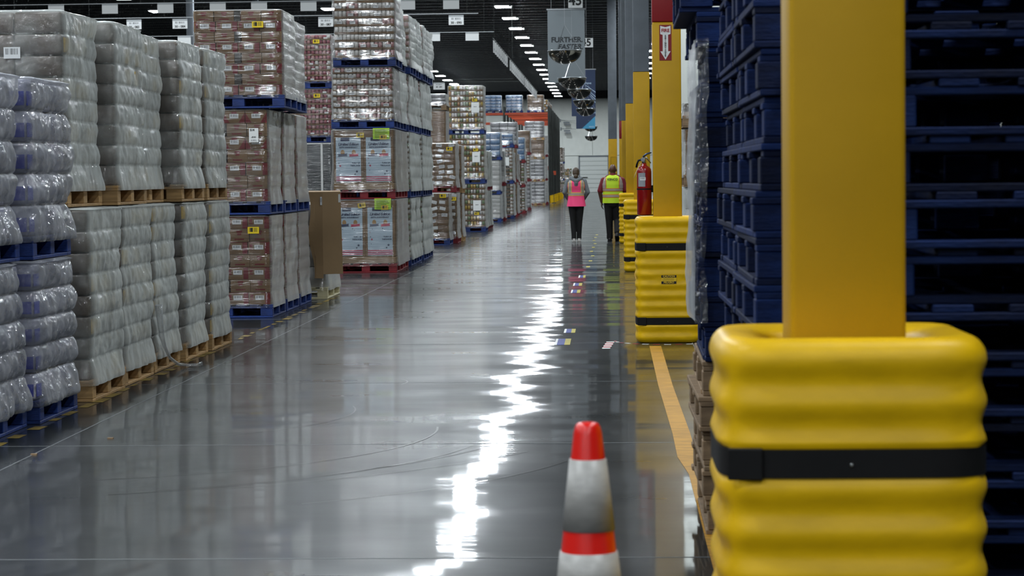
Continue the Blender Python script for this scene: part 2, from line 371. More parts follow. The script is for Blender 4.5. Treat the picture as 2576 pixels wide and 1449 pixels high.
wall_far = struct('wall_far', MB().box(XL, XR, YF, YF+.3, 0, ZC, WALLW))
PANW = 2.9
for k in range(20):
    xx = XL+PANW/2+1+k*PANW
    obj('wall_panel', cached('wp', lambda: MB().box(-PANW/2+.03, PANW/2-.03, -.08, 0, 3.6, ZC-1.6, WALLW).mesh('wall_panel')), wall_far, (xx, YF, 0))
struct('trim_1', MB().box(XL, XR, YF-.5, YF-.08, ZC-1.55, ZC, DECK))
wall_left = struct('wall_left', MB().box(XL-.3, XL, YN, YF, 0, ZC, WALLW))
wall_right = struct('wall_right', MB().box(XR, XR+.3, YN, YF, 0, ZC, WALLW))
wall_back = struct('wall_back', MB().box(XL, XR, YN-.3, YN, 0, ZC, mat('back_wall_grey', hx('8A8E90'), .7)))
wall_part = struct('wall_partition', MB().box(1.25, XR, 60, 60.3, 0, ZC, WALLW))
for k in range(3):
    obj('wall_panel', cached('wp2', lambda: MB().box(-.68, .68, -.06, 0, 0.3, ZC-.3, WALLW).mesh('wall_panel')), wall_part, (2.0+k*1.42, 60, 0))
# far sectional door
door = struct('door_1', MB().box(-2.75, -.02, YF-.10, YF-.09, 0, 3.45, mat('door_gap', hx('7C8482'), .6)))
for r in range(8):
    sec = obj('door_section', cached('dsec', lambda: MB().box(-1.35, 1.35, -.03, 0, .012, .418, DOORW).mesh('door_section')), door, (-1.385, YF-.10, r*.43))
    for c in range(3):
        obj('panel', cached('dpan', lambda: MB().box(-.40, .40, -.045, -.03, .06, .37, DOORW).mesh('panel')), sec, (-.9+c*.9, 0, 0))
obj('door_frame', MB().box(-2.86, -2.75, YF-.16, YF-.05, 0, 3.56, GRYC).box(-.02, .09, YF-.16, YF-.05, 0, 3.56, GRYC).box(-2.86, .09, YF-.16, YF-.05, 3.45, 3.56, GRYC), door)
obj('door_handle', MB().box(-2.5, -2.0, YF-.2, YF-.15, 1.42, 1.5, BLK), door)

# ------------------------------------------------------------------ light fixtures
def fixture_meshes():
    h = MB().box(-.34, .34, -.6, .6, .012, .09, FIXT).mesh('housing')
    l = MB().quad([(-.31, -.57, 0), (-.31, .57, 0), (.31, .57, 0), (.31, -.57, 0)], LENS).mesh('lens')
    s = MB().lathe([(.05, -.05), (.05, .05)], WHT, 8).mesh('sensor')
    c = MB().bar((-.25, 0, .09), (-.25, 0, 1.56), .006, RACKG).bar((.25, 0, .09), (.25, 0, 1.56), .006, RACKG).mesh('hanger')
    return h, l, s, c
FH, FL, FS_, FC = fixture_meshes()
for (rx, rn, ys, n) in ((-4.7, 'the row along the aisle', -40.72, 35), (-12.5, 'the middle row over the pallets', -40.72, 35), (-20.3, 'the outer row over the pallets', -40.72, 35),
                        (2.92, 'the row beyond the columns', -40.72, 35)):
    for k in range(n):
        t = thing('high_bay_light', f'lit white ceiling light, {ordn(n-1-k)} from the far wall in {rn}', 'light', (rx, ys+k*7.62, 9.15), 0, 'ceiling lights in rows')
        obj('housing', FH, t); obj('lens', FL, t); obj('sensor', FS_, t, (.43, -.2, -.02)); obj('hanger', FC, t)

# ------------------------------------------------------------------ columns
CW = 0.25
def column(x, y, label, ztop=3.06, w=CW, red=None, grp='building columns'):
    t = thing('support_column', label, 'column', (x, y, 0), 0, grp)
    obj('painted_base', bevbox(w, w, ztop, YEL, .012, 'painted_base', 2), t)
    z = ztop
    if red: obj('red_band', bevbox(w+.001, w+.001, red, REDP, .012, 'red_band', 2), t, (0, 0, z)); z += red
    obj('upper_shaft', bevbox(w-.004, w-.004, ZC-z, GRYC, .012, 'upper_shaft', 2), t, (0, 0, z))
    return t
COLX = 0.52
CY = [5.16+15.24*n for n in range(7)]
clab = ['nearest yellow column, blurred and rising from the big ridged guard', 'yellow column with red band, arrow sign and fire extinguisher', 'yellow column with grey top just behind the extinguisher column',
        'third yellow column with grey top behind the extinguisher column', 'fourth narrow yellow column with grey top along the aisle', 'distant yellow column with a small red band above']
cols = []
for n in range(6): cols.append(column(COLX, CY[n], clab[n], 2.8 if n in (1, 5) else 3.06, CW, .62 if n in (1, 5) else None))
wc = column(.2, 97.6, 'wide distant yellow and grey column beside the far door', 3.06, .37)
obj('panel_box', MB().box(-.08, .17, -.24, -.17, 1.6, 2.3, YEL).box(-.09, .18, -.19, -.172, 1.59, 2.31, BLK), wc)
for (cx, n, lb) in ((-14.72, 5, 'grey column behind the hanging lane signs, beside tall red-printed cartons'), (-29.9, 9, 'far grey column seen above the grey wrapped pallets'),
                    (-14.72, 6, 'grey column standing behind the white can pallets')):
    column(cx, 5.16+15.24*n, lb)

# ------------------------------------------------------------------ ridged column guards
def sq(t, a, e=0.33):
    c, s = math.cos(t), math.sin(t)
    return (a*math.copysign(abs(c)**e, c), a*math.copysign(abs(s)**e, s))
HG, AG = 1.10, 0.292
def guard_profile():
    P = []
    def ripple(z):      # ridges 91 mm apart, flat strap seats
        for zs in (0.84, 0.19):
            if abs(z-zs) < .036: return -.012
        amp = 0.0062 if z > .12 else .005
        ph = (z-1.055)/0.0915
        return -amp*(1-math.cos(2*PI*ph))
    n = 120
    for i in range(n+1):
        z = 0.004+(HG-.05)*i/n
        r = ripple(z) if z > .05 else -.03*(1-z/.05)**2
        P.append((r, z))
    for k in range(1, 8):
        a = k/7*PI/2; P.append((-.05*(1-math.cos(a)), HG-.046+.05*math.sin(a)-.004*0))
    return P
def guard_mesh():
    b = MB(); n = 96; g = []
    prof = guard_profile()
    for (r, z) in prof:
        row = []
        for k in range(n):
            t = 2*PI*(k+.5)/n; x, y = sq(t, AG); u = Vector((x, y)).normalized()
            mn = min(abs(x), abs(y))/AG; q = r*(1-.8*max(0, min(1, (mn-.78)/.16))) if .05 < z < HG-.06 else r
            if .49 < z < .62 and abs(x) < .12: q = max(r, -.004)      # flat seat for the label
            row.append((x+u.x*q, y+u.y*q, z))
        g.append(row)
    for (f, z) in ((.70, HG-.004), (.56, HG-.018), (.535, HG-.06), (.535, HG-.30)):
        g.append([(sq(2*PI*(k+.5)/n, AG*f, .3)[0], sq(2*PI*(k+.5)/n, AG*f, .3)[1], z) for k in range(n)])
    b.grid(g, YPL, closed=True)
    return b.mesh('barrier_body')
def strap_mesh():
    b = MB(); n = 96; g = []
    for (off, z) in ((-.006, -.030), (.004, -.030), (.004, .030), (-.006, .030)):
        g.append([(sq(2*PI*(k+.5)/n, AG+off-.006)[0], sq(2*PI*(k+.5)/n, AG+off-.006)[1], z) for k in range(n)])
    return b.grid(g, BLK, closed=True, smooth=False).mesh('strap')
GB, GS = guard_mesh(), strap_mesh()
glab = ['large blurred yellow ridged guard around the nearest column', 'yellow ridged guard with caution label below the fire extinguisher', 'yellow ridged guard partly hidden behind the extinguisher guard',
        'narrow visible strip of yellow ridged guard beside the man']
YT = mat('label_yellow', hx('E0B81A'), .5)
for n in range(4):
    t = thing('column_guard', glab[n], 'column guard', (COLX, CY[n], 0), 0, 'ridged guards around the columns')
    obj('barrier_body', GB, t)
    for zs in (.84, .19):
        s = obj('strap', GS, t, (0, 0, zs))
        obj('buckle', bevbox(.075, .012, .068, BLK, .003, 'buckle'), s, (-.235, -AG+.006, -.034), (0, 0, -.10))
        obj('rivet', cached('rivet', lambda: MB().lathe([(.004, 0), (.0035, .002), (.002, .004)], STEEL, 10).mesh('rivet')), s, (-.012, -AG-.001, -.002), (PI/2, 0, 0))
    lb = obj('caution_label', MB().box(-.065, .065, -.001, 0, -.038, .038, YT), t, (.0, -AG-.0005, .555))
    obj('label_band', cached('lband', lambda: MB().box(-.065, .065, -.002, -.001, .016, .038, BLKP).box(-.065, .065, -.002, -.001, -.038, -.016, BLKP).box(-.045, .045, -.0016, -.001, .004, .006, BLKP).box(-.055, .045, -.0016, -.001, -.007, -.005, BLKP).mesh('label_band')), lb)
    if n == 0:
        text('EAGLE', .02, YT, lb, (-.04, -.0025, .027)); text('EAGLE', .02, YT, lb, (.04, -.0025, .027))
    else:
        text('CAUTION', .023, YT, lb, (0, -.0025, .027)); text('PELIGRO', .023, YT, lb, (0, -.0025, -.027))
# red/white dashes taped on the floor round the second guard
RW = mat('tape_red', hx('A8323A'), .5)
for k in range(15):
    a = PI*1.02+k*PI*1.0/15; r = .47
    x, y = COLX+r*math.cos(a), CY[1]+r*math.sin(a)*1.0
    obj('tape_dash', cached(('td', k % 2), lambda: MB().box(-.03, .03, -.012, .012, 0, .0015, WHT if k % 2 else RW).mesh('tape_dash')), floor, (x, y, .0005), (0, 0, a+PI/2))
for k in range(7):
    obj('tape_dash', cached(('tr', k % 2), lambda: MB().box(-.035, .035, -.05, .05, 0, .0015, RW if k % 2 else WHT).mesh('tape_dash')), floor, (-.03+.006*k, 19.55+.12*k, .0005))

# arrow sign and fire extinguisher on the second column
yf = CY[1]-CW/2
sg = thing('extinguisher_sign', 'red and white fire extinguisher arrow sign on yellow column', 'sign', (COLX-.01, yf, 2.62), 0)
obj('sign_board', MB().box(-.053, .053, -.004, 0, -.155, .155, REDX), sg)
ar = MB(); y_ = -.0055
def flat(pts, m, y=-.0055, th=.0012):
    b = MB(); b.quad([(p[0], y, p[1]) for p in pts], m); return b
ar.quad([(-.045, y_, .147), (0, y_, .135), (.045, y_, .147), (.045, y_, .075), (.024, y_, .068), (-.024, y_, .068), (-.045, y_, .075)], WHT)
ar.quad([(-.024, y_, .068), (.024, y_, .068), (.024, y_, -.075), (-.024, y_, -.075)], WHT)
ar.quad([(-.045, y_, -.075), (.045, y_, -.075), (0, y_, -.148)], WHT)
for f in range(len(ar.f)): ar.f[f] = ar.f[f][::-1] if f else ar.f[f]
obj('arrow', ar, sg)
REDT = mat('sign_red_text', hx('A01018'), .5)
text('FIRE', .040, REDT, sg, (0, -.0075, .105))
for i, ch in enumerate('EXTINGUISHER'): text(ch, .021, BLKP, sg, (0, -.0075, .058-.0158*i), name='letter')
ex = thing('fire_extinguisher', 'red fire extinguisher with grey label hung on yellow column', 'fire extinguisher', (COLX-CW/2-.078, CY[1]-.02, 1.115), 0)
obj('cylinder', MB().lathe([(.055, 0), (.064, .006), (.064, .38), (.060, .405), (.045, .425), (.022, .437), (.022, .455)], REDX, 28), ex)
obj('label', MB().grid([[(.0645*math.sin(a), -.0645*math.cos(a), z) for a in [(-.95+i*.12) for i in range(10)]] for z in (.25, .37)], mat('label_grey', hx('8D9298'), .5)), ex)
obj('label_patch', MB().grid([[(.0652*math.sin(a), -.0652*math.cos(a), z) for a in [(-.65+i*.12) for i in range(8)]] for z in (.305, .332)], BARW), ex)
obj('bracket_band', MB().lathe([(.066, .222), (.066, .234)], BLK, 28, cap=False).box(.05, .078, -.015, .015, .20, .26, BLK), ex)
obj('valve', MB().lathe([(.018, .45), (.02, .47), (.014, .50), (.010, .505)], STEEL, 14).bar((0, 0, .485), (-.03, -.01, .485), .02, STEEL), ex)
obj('carry_handle', MB().tube([(-.012, 0, .50), (.02, 0, .505), (.06, 0, .455)], [.007, .007, .005], STEEL, 8), ex)
obj('squeeze_lever', MB().tube([(-.01, 0, .51), (.02, 0, .535), (.05, 0, .545), (.066, 0, .548)], [.008, .009, .008, .005], mat('lever_dark', hx('3C4A66'), .3, metal=.6), 8), ex)
obj('gauge', MB().lathe([(.018, 0), (.018, .012)], STEEL, 16), ex, (-.012, -.03, .488), (PI/2, 0, 0))
obj('hose', MB().tube([(-.02, 0, .485), (-.05, 0, .48), (-.062, 0, .45), (-.068, .01, .42)], .009, BLK, 8), ex)
obj('tag_strap', MB().tube([(-.03, -.03, .46), (-.075, -.07, .37), (-.09, -.08, .33)], .0028, mat('strap_pale', hx('C9B48A'), .6), 6), ex)

# ------------------------------------------------------------------ pallets
def pallet_meshes(w, d, m, kind):
    """block pallet, 0.14 high; w along X, d along Y"""
    key = ('pal', round(w, 3), round(d, 3), m.name, kind)
    def mk():
        h = .14; t = .02; R = {}
        R['deck'] = bevbox(.10, d, t, m, .003, 'deck_board'); R['deckx'] = [(-w/2+.05+i*(w-.1)/6, 0, h-t) for i in range(7)]
        R['str'] = bevbox(w, .10, t, m, .003, 'stringer_board'); R['strx'] = [(0, yy, h-2*t) for yy in (-d/2+.05, 0, d/2-.05)]
        R['blk'] = bevbox(.13, .10, h-3*t, m, .004, 'block'); R['blkx'] = [(xx, yy, t) for xx in (-w/2+.065, 0, w/2-.065) for yy in (-d/2+.05, 0, d/2-.05)]
        R['bot'] = bevbox(.10, d-.2, t, m, .003, 'bottom_board'); R['botx'] = [(xx, 0, 0) for xx in (-w/2+.05, 0, w/2-.05)]
        R['bo2'] = bevbox(w, .10, t, m, .003, 'bottom_board'); R['bo2x'] = [(0, yy, 0) for yy in (-d/2+.05, d/2-.05)]
        j = MB()
        for nm in ('deck', 'str', 'blk', 'bot', 'bo2'):
            me = R[nm]
            for p in R[nm+'x']:
                b0 = len(j.v); j.v += [(q.co.x+p[0], q.co.y+p[1], q.co.z+p[2]) for q in me.vertices]
                for f in me.polygons: j.f.append(tuple(b0+i for i in f.vertices)); j.m.append(j.mi(m)); j.sm.append(False)
        R['joined'] = j.mesh('pallet')
        return R
    return cached(key, mk)
def pallet_into(parent, w, d, m, loc=(0, 0, 0), rz=0.0, jit=0.0):
    R = pallet_meshes(w, d, m, 'block')
    for nm, name in (('deck', 'deck_board'), ('str', 'stringer_board'), ('blk', 'block'), ('bot', 'bottom_board'), ('bo2', 'bottom_board')):
        for p in R[nm+'x']:
            obj(name, R[nm], parent, (loc[0]+p[0]+RND.uniform(-jit, jit), loc[1]+p[1]+RND.uniform(-jit, jit), loc[2]+p[2]))
def pallet_part(parent, w, d, m, near=True):
    """a pallet as a part of a load; near ones carry their boards as sub-parts"""
    if not near: return obj('pallet', pallet_meshes(w, d, m, 'block')['joined'], parent)
    R = pallet_meshes(w, d, m, 'block')
    p = obj('pallet', R['str'], parent, R['strx'][1])
    z0 = R['strx'][1]
    for nm, name in (('deck', 'deck_board'), ('str', 'stringer_board'), ('blk', 'block'), ('bot', 'bottom_board'), ('bo2', 'bottom_board')):
        for i, q in enumerate(R[nm+'x']):
            if nm == 'str' and i == 1: continue
            obj(name, R[nm], p, (q[0]-z0[0], q[1]-z0[1], q[2]-z0[2]))
    return p

# ------------------------------------------------------------------ stretch film
def film_mesh(w, d, h, layers, m, amp=.015, rc=.05, seed=0, flare=.02, nper=60, rpl=6, na=.012, top=True, sag=0.0):
    def mk():
        hw, hd = w/2, d/2; pts = []
        per = []
        segs = [((hw, -hd+rc), (hw, hd-rc), (hw-rc, hd-rc), 0), ((hw-rc, hd), (-hw+rc, hd), (-hw+rc, hd-rc), 1), ((-hw, hd-rc), (-hw, -hd+rc), (-hw+rc, -hd+rc), 2), ((-hw+rc, -hd), (hw-rc, -hd), (hw-rc, -hd+rc), 3)]
        ns = max(6, nper//4-4)
        for (a, b_, c, q) in segs:
            nrm = Vector((math.cos(q*PI/2), math.sin(q*PI/2)))
            for i in range(ns): per.append((a[0]+(b_[0]-a[0])*i/(ns-1), a[1]+(b_[1]-a[1])*i/(ns-1), nrm))
            for k in range(1, 4):
                t = q*PI/2+PI/2*k/4; nn = Vector((math.cos(t), math.sin(t))); per.append((c[0]+rc*nn.x, c[1]+rc*nn.y, nn))
        nr = layers*rpl; g = []
        for j in range(nr+1):
            z = h*j/nr; ph = (j % rpl)/rpl if j < nr else 0.5
            sc = -amp*(1-abs(math.sin(PI*ph))**.55)
            fl = flare*max(0, 1-j/(rpl*.8))**1.3
            row = []
            for (x, y, n) in per:
                q = mnoise.noise(Vector((x*2.3+seed*7.1, y*2.3+seed*3.3, z*3.1)))*na*2.2+mnoise.noise(Vector((x*9+seed, y*9, z*7+seed*5)))*na+(mnoise.noise(Vector((x*16+y*9+seed, y*20, z*15-x*6)))*na*.55+mnoise.noise(Vector((x*34, y*40+z*12, z*30+seed)))*na*.30 if nper > 100 else 0)
                o = .010+na*1.6+sc+fl+q
                row.append((x+n.x*o, y+n.y*o, z-(.035*fl/max(flare, 1e-4) if flare else 0)))
            g.append(row)
        b = MB(); b.grid(g, m, closed=True)
        if top:
            last = g[-1]
            r1 = [(p[0]*.93, p[1]*.93, h+.012) for p in last]; r2 = [(p[0]*.4, p[1]*.4, h+.012+mnoise.noise(Vector((p[0]*5, p[1]*5, seed)))*.01) for p in last]; r3 = [(p[0]*.02, p[1]*.02, h+.012) for p in last]
            b.grid([last, r1, r2, r3], m, closed=True)
        return b.mesh('stretch_wrap')
    return cached(('film', round(w, 3), round(d, 3), round(h, 3), layers, m.name, amp, seed, flare, nper, rpl, na), mk)

# ------------------------------------------------------------------ goods
def lab_mesh(w, h, m): return cached(('lab', w, h, m.name), lambda: MB().box(-w/2, w/2, -.0015, 0, -h/2, h/2, m).mesh('label'))
def red_carton(cw, cd, lh, style):
    def mk():
        b = MB(); g = .003
        b.box(-cw/2+g, cw/2-g, -cd/2+g, cd/2-g, 0, lh-g, KRAFT)
        y = -cd/2+g-.001
        def pl(x0, x1, z0, z1, m): b.box(x0, x1, y, y+.002, z0, z1, m)
        if style == 0:
            pl(cw*.26, cw/2-g, .004, lh-.008, KRED); pl(-cw*.43, -cw*.29, lh*.55, lh*.8, KRED); pl(-cw*.43, -cw*.27, lh*.38, lh*.48, KRED)
            pl(-cw/2+g, cw/2-g, lh-.012, lh-.006, KRED)
        elif style == 1:
            pl(-cw*.14, cw*.14, lh*.72, lh*.86, KRED); pl(-cw*.10, cw*.10, lh*.52, lh*.68, KRED); pl(-cw*.24, cw*.24, lh*.14, lh*.24, KRED)
        else:
            b.quad([(-cw/2+g, y, .004), (-cw*.2, y, .004), (-cw/2+g, y, lh*.8)], KRED); b.quad([(cw/2-g, y, .004), (cw/2-g, y, lh*.8), (cw*.2, y, .004)], KRED)
            pl(-cw*.12, cw*.12, lh*.72, lh*.88, KRED); pl(-cw*.16, cw*.16, lh*.40, lh*.48, KRED)
        x = cw/2-g                     # the aisle side carries print too
        b.box(x-.001, x+.001, -cd*.3, cd*.05, lh*.3, lh*.75, KRED)
        return b.mesh('carton')
    return cached(('redc', round(cw, 3), round(cd, 3), round(lh, 3), style), mk)
def tray(cw, cd, lh):
    return cached(('tray', round(cw, 3), round(cd, 3), round(lh, 3)), lambda: MB().box(-cw/2+.002, cw/2-.002, -cd/2+.002, cd/2-.002, 0, lh*.3, KRAFT).mesh('tray'))
def cans(cw, cd, lh, pal, seed, r):
    def mk():
        rr = random.Random(seed); b = MB(); nx = max(2, round(cw/(2*r))); ny = max(2, round(cd/(2*r))); sx, sy = cw/nx, cd/ny; rad = min(sx, sy)/2*.97
        for i in range(nx):
            for j in range(ny):
                if 0 < i < nx-1 and 0 < j < ny-1: continue
                b.lathe([(rad, lh*.2), (rad, lh*.9), (rad*.88, lh*.97)], rr.choice(pal), 9, (-cw/2+sx*(i+.5), -cd/2+sy*(j+.5), 0))
        return b.mesh('cans')
    return cached(('cans', round(cw, 3), round(cd, 3), round(lh, 3), tuple(p.name for p in pal), seed, r), mk)
PALW = [CANW]*5+[CANR]*3; PALP = [CANP]*4+[CANW]*2+[CANR]*1; PALM = [CANY]*3+[CANG]*2+[CANO]*2+[CANW]*3; PALD = [CAND]*3+[CANW]*2+[CANG]

def goods(root, style, w, d, z0, nl, lh, nx, ny, near=True, seed=0):
    rr = random.Random(seed*31+5)
    for l in range(nl):
        if style == 'red' and l % 2: cells = [(-w/2+w*.115, .23*w), (-w/2+w*.345, .23*w), (-w/2+w*.655, .23*w), (-w/2+w*.885, .23*w)]
        else: cells = [(-w/2+w/nx*(i+.5), w/nx) for i in range(nx)]
        for i, (cx, cw) in enumerate(cells):
            for j in range(ny):
                last = len(cells)-1
                if not (i == last or j == 0 or l == nl-1): continue
                cd = d/ny; loc = (cx+rr.uniform(-.003, .003), -d/2+cd*(j+.5)+rr.uniform(-.003, .003), z0+l*lh)
                if style == 'red':
                    o = obj('carton', red_carton(cw, cd, lh, (l % 2) if seed % 3 != 1 else (2 if l % 2 == 0 and l > 2 else l % 2)), root, loc)
                    if j == 0 and l % 2 == 0: obj('shipping_label', lab_mesh(.095, .048, BARW), o, (.0, -cd/2+.002, lh*.55))
                    if l % 2 and i == 1 and j == 0: obj('gap_shade_strip', cached(('dk', round(lh, 3)), lambda: MB().box(0, .065, 0, .01, 0, lh, KDARK).mesh('gap_shade_strip')), o, (cw/2, -cd/2+.004, 0))  # dark strip painted in for the shaded gap between the middle cartons
                elif style in ('white', 'pink', 'mix', 'jar'):
                    o = obj('tray', tray(cw, cd, lh), root, loc)
                    pal = {'white': PALW, 'pink': PALP, 'mix': PALM, 'jar': PALD}[style]
                    obj('cans', cans(cw, cd, lh, pal, rr.randrange(5), .036 if near else .06), o, kind='stuff')
                    if near and j == 0 and rr.random() < .7 and style == 'white': obj('case_label', lab_mesh(.085, .042, BARW), o, (rr.uniform(-.03, .03), -cd/2-.002, lh*.5))
                    if near and j == 0 and rr.random() < .3 and style == 'pink': obj('case_label', lab_mesh(.075, .03, WHT), o, (rr.uniform(-.03, .03), -cd/2-.002, lh*.4))
                elif style == 'brown':
                    o = obj('carton', bevbox(cw-.006, cd-.006, lh-.004, KRAFT, .004, 'carton'), root, loc)
                    if j == 0 and rr.random() < .8: obj('shipping_label', lab_mesh(.13, .07, WHT if rr.random() < .5 else BARW), o, (rr.uniform(-.03, .06), -cd/2+.001, lh*.66), (0, rr.uniform(-.3, .3), 0))
                else:
                    m, bev = {'grey': (BUNG, .016), 'blue': (BUNB, .025), 'wht': (BUNW, .006), 'water': (WATER, .03), 'silver': (SILV, .02), 'plain': (KRAFT, .006), 'dark': (DARKG, .01)}[style]
                    o = obj('case', bevbox(cw-.006, cd-.006, lh-.004, m, bev, 'case', 2), root, loc)
                    if style == 'grey' and i == last and rr.random() < .35: obj('printed_patch', cached('ypatch', lambda: MB().box(0, .002, -.09, .09, .02, .12, BUNY).mesh('printed_patch')), o, (cw/2-.003, rr.uniform(-.05, .05), 0))
                    if style == 'blue' and j == 0: obj('printed_band', cached(('bband', round(cw, 3), round(lh, 3)), lambda: MB().box(-cw*.5+.02, cw*.5-.02, -.002, 0, lh*.15, lh*.6, BLUEINK).box(cw/2-.004, cw/2-.001, .0, .12, lh*.15, lh*.6, BLUEINK).mesh('printed_band')), o, (0, -cd/2+.001, 0))
                    if style == 'water' and j == 0: obj('bottle_caps', cached(('cap', round(cw, 3), round(lh, 3)), lambda: MB().box(-cw*.42, cw*.42, -.004, 0, lh*.74, lh*.84, WHT).mesh('bottle_caps')), o, (0, -cd/2+.002, 0))

LOADN = [0]
def load(label, x, y, z, h, style, pm, fm, nl, nx, ny, w=1.0, d=1.02, near=True, rz=0.0, grp=None, fkw=None, pw=None, cat='pallet load', with_film=True):
    """a wrapped pallet load; x is its aisle side, y its front, z its foot, h its whole height"""
    LOADN[0] += 1; sd = LOADN[0]
    t = thing('pallet_load', label, cat, (x-w/2, y+d/2, z), rz, grp)
    pallet_part(t, (pw or w)+.0, d, pm, near)
    lh = (h-.158)/nl
    goods(t, style, w-.05, d-.05, .14, nl, lh, nx, ny, near, sd)
    if with_film:
        kw = dict(amp=.012, seed=sd % 3, flare=.03, nper=72 if near else 36, rpl=6 if near else 3, na=.008); kw.update(fkw or {})
        obj('stretch_wrap', film_mesh(w-.05, d-.05, h-.158, nl if nl < 9 else 5, fm, **kw), t, (0, 0, .14))
    return t
def put_label(t, w, h, m, x, z, d, name='shipping_label', tilt=0.0): return obj(name, lab_mesh(w, h, m), t, (x, -d/2-.012, z), (0, tilt, 0))

# --- nearest blue pallets at the aisle's edge
kw = dict(amp=.035, na=.020, flare=.05, rpl=16, nper=190)
for k, nmx in ((0, 'further'), (1, 'nearer')):
    yb = 13.70-k*1.10
    for lv, z, h, nl, wd in ((0, 0, .99, 5, 'bottom'), (1, .99, 1.11, 5, 'upper')):
        load(f'crinkly wrapped lavender packs on blue pallet, {nmx} of the front pair, {wd} level', -3.43-.03*lv-(.05*k), yb+.03*lv, z, h, 'blue', PBLUE, F_SPARK, nl, 3, 3, .97, .98, grp='blue pallet loads at the front', fkw=dict(kw, seed=k*2+lv))
# --- five grey cloudy loads on pale pine pallets, two high
kw = dict(amp=.011, na=.012, flare=.03, rpl=12, nper=190)
xs0 = [-3.42, -3.44, -3.45, -3.42, -3.40]; xs1 = [-3.56, -3.47, -3.56, -3.43, -3.42]
for k in range(5):
    for lv in (0, 1):
        t = load(f'cloudy grey wrapped load on pale wood pallet, {ORD[k]} from the front, {"upper" if lv else "lower"} level', (xs1 if lv else xs0)[k], 15.08+k*1.125, 1.29*lv, 1.29 if not lv else 1.31, 'grey', WOOD, F_MILK, 8, 3, 3, 1.02, 1.03,
                 grp='grey wrapped loads on pale pallets', fkw=dict(kw, seed=k+lv*5))
        if k == 0 and lv:
            put_label(t, .11, .075, BARW, .16, 1.02, 1.03)
            s = put_label(t, .085, .10, WHT, .375, .38, 1.03, 'number_card'); text('3', .05, BLKP, s, (-.022, -.004, .022)); obj('barcode', lab_mesh(.03, .075, BARW), s, (.02, -.002, 0))
        if k == 0 and not lv:
            for zz in (.25, .62, 1.0): put_label(t, .07, .05, WHT, .30, zz, 1.03)
# loose film tail hanging from the third lower load
tl = obj('film_tail', MB().tube([(-3.41, 17.30, .52), (-3.405, 17.32, .40), (-3.40, 17.36, .28), (-3.40, 17.45, .20), (-3.39, 17.6, .10), (-3.36, 17.8, .03), (-3.31, 17.9, .015), (-3.24, 17.95, .014), (-3.20, 17.96, .02)], [.03, .025, .02, .016, .012, .012, .010, .012, .02], F_STRIP, 7))
tag(tl, 'loose twisted tail of clear film trailing onto the floor', 'plastic film')

# --- red-printed cartons: three deep, three high
kw = dict(amp=.006, na=.006, flare=.02, rpl=6)
for k in range(3):
    for lv, z, h, nl, xx in ((0, 0, 1.095, 7, -3.57), (1, 1.095, 1.125, 7, -3.58), (2, 2.22, 1.05, 8, -3.41)):
        if lv == 2 and k == 2: continue
        t = load(f'red-printed brown cartons on blue pallet, {ORD[k]} from the front, {("bottom", "middle", "top")[lv]} level', xx-(.04*k if lv == 2 else 0), 24.3+k*1.1, z, h-(.04*k if lv == 2 else 0), 'red', PBLUE, F_CLEAR, nl, 4, 3, .98, 1.02,
                 grp='red-printed carton loads', fkw=dict(kw, seed=k+lv*3))
        if k == 0:
            if lv == 2: put_label(t, .12, .065, BARY, .22, .88, 1.02)
            if lv == 1: put_label(t, .16, .10, BARW, -.06, .82, 1.02, tilt=.08); s = put_label(t, .10, .15, WHT, .33, .84, 1.02); text('S14', .032, BLKP, s, (-.015, -.004, .055)); text('-0141', .022, BLKP, s, (0, -.004, -.02)); obj('barcode', lab_mesh(.07, .022, BARW), s, (0, -.002, -.055))
            if lv == 0: put_label(t, .12, .07, BARY, .30, .93, 1.02)
# --- cream pallet with a cardboard sheet draped over its low load
cr = load('low wrapped load on cream plastic pallet under a cardboard sheet', -3.44, 28.05, 0, 1.18, 'wht', PWHITE, F_CLEAR, 4, 2, 2, 1.0, 1.28, grp=None, fkw=dict(amp=.004))
def sheet():
    b = MB(); T = .006
    # plan: a folded sheet, left half across the front, right half turned along the aisle side
    def P(u, s):
        # u: 0..1 across, s: 0..1 down the sheet
        z = 1.30-s*1.04+(.05 if u > .45 else 0)*s
        if s < .04: z = 1.31
        bulge = .012*math.sin(s*5)+.02*s*s
        if u < .45: x = -3.64+(u/.45)*.17; y = 27.93-bulge-.03*(u/.45)
        else: q = (u-.45)/.55; x = -3.47+q*.205+.02*s*q; y = 27.90-bulge+q*.12
        if u < .2: x += .02*math.sin(s*9)+.05*s*s; 
        return Vector((x, y, z))
    us = [0, .1, .2, .3, .4, .449, .451, .55, .7, .85, 1]
    g = [[P(u, j/20) for u in us] for j in range(21)]
    topr = [[p+Vector((-.02, .16, .015)) for p in g[0]], [p+Vector((-.03, .34, .005)) for p in g[0]]]
    rows = topr[::-1]+g
    b.grid(rows, KRAFT2, smooth=False)
    b.grid([[p+Vector((.001, T, -.001)) for p in r][::-1] for r in rows], KRAFT2, smooth=False)
    for side in (0, -1):
        b.grid([[r[side], r[side]+Vector((.001, T, -.001))] for r in rows], KRAFT2, smooth=False)
    b.grid([rows[-1], [p+Vector((.001, T, -.001)) for p in rows[-1]]], KRAFT2, smooth=False)
    return b
ct = obj('cardboard_sheet', sheet()); tag(ct, 'large folded brown cardboard sheet hanging over the cream pallet', 'cardboard')
obj('shipping_label', MB().box(-.012, .012, -.002, 0, -.05, .05, BARW), ct, (-3.485, 27.885, 1.20)); obj('shipping_label', MB().box(-.014, .014, -.002, 0, -.05, .05, WHT), ct, (-3.275, 28.0, 1.23))

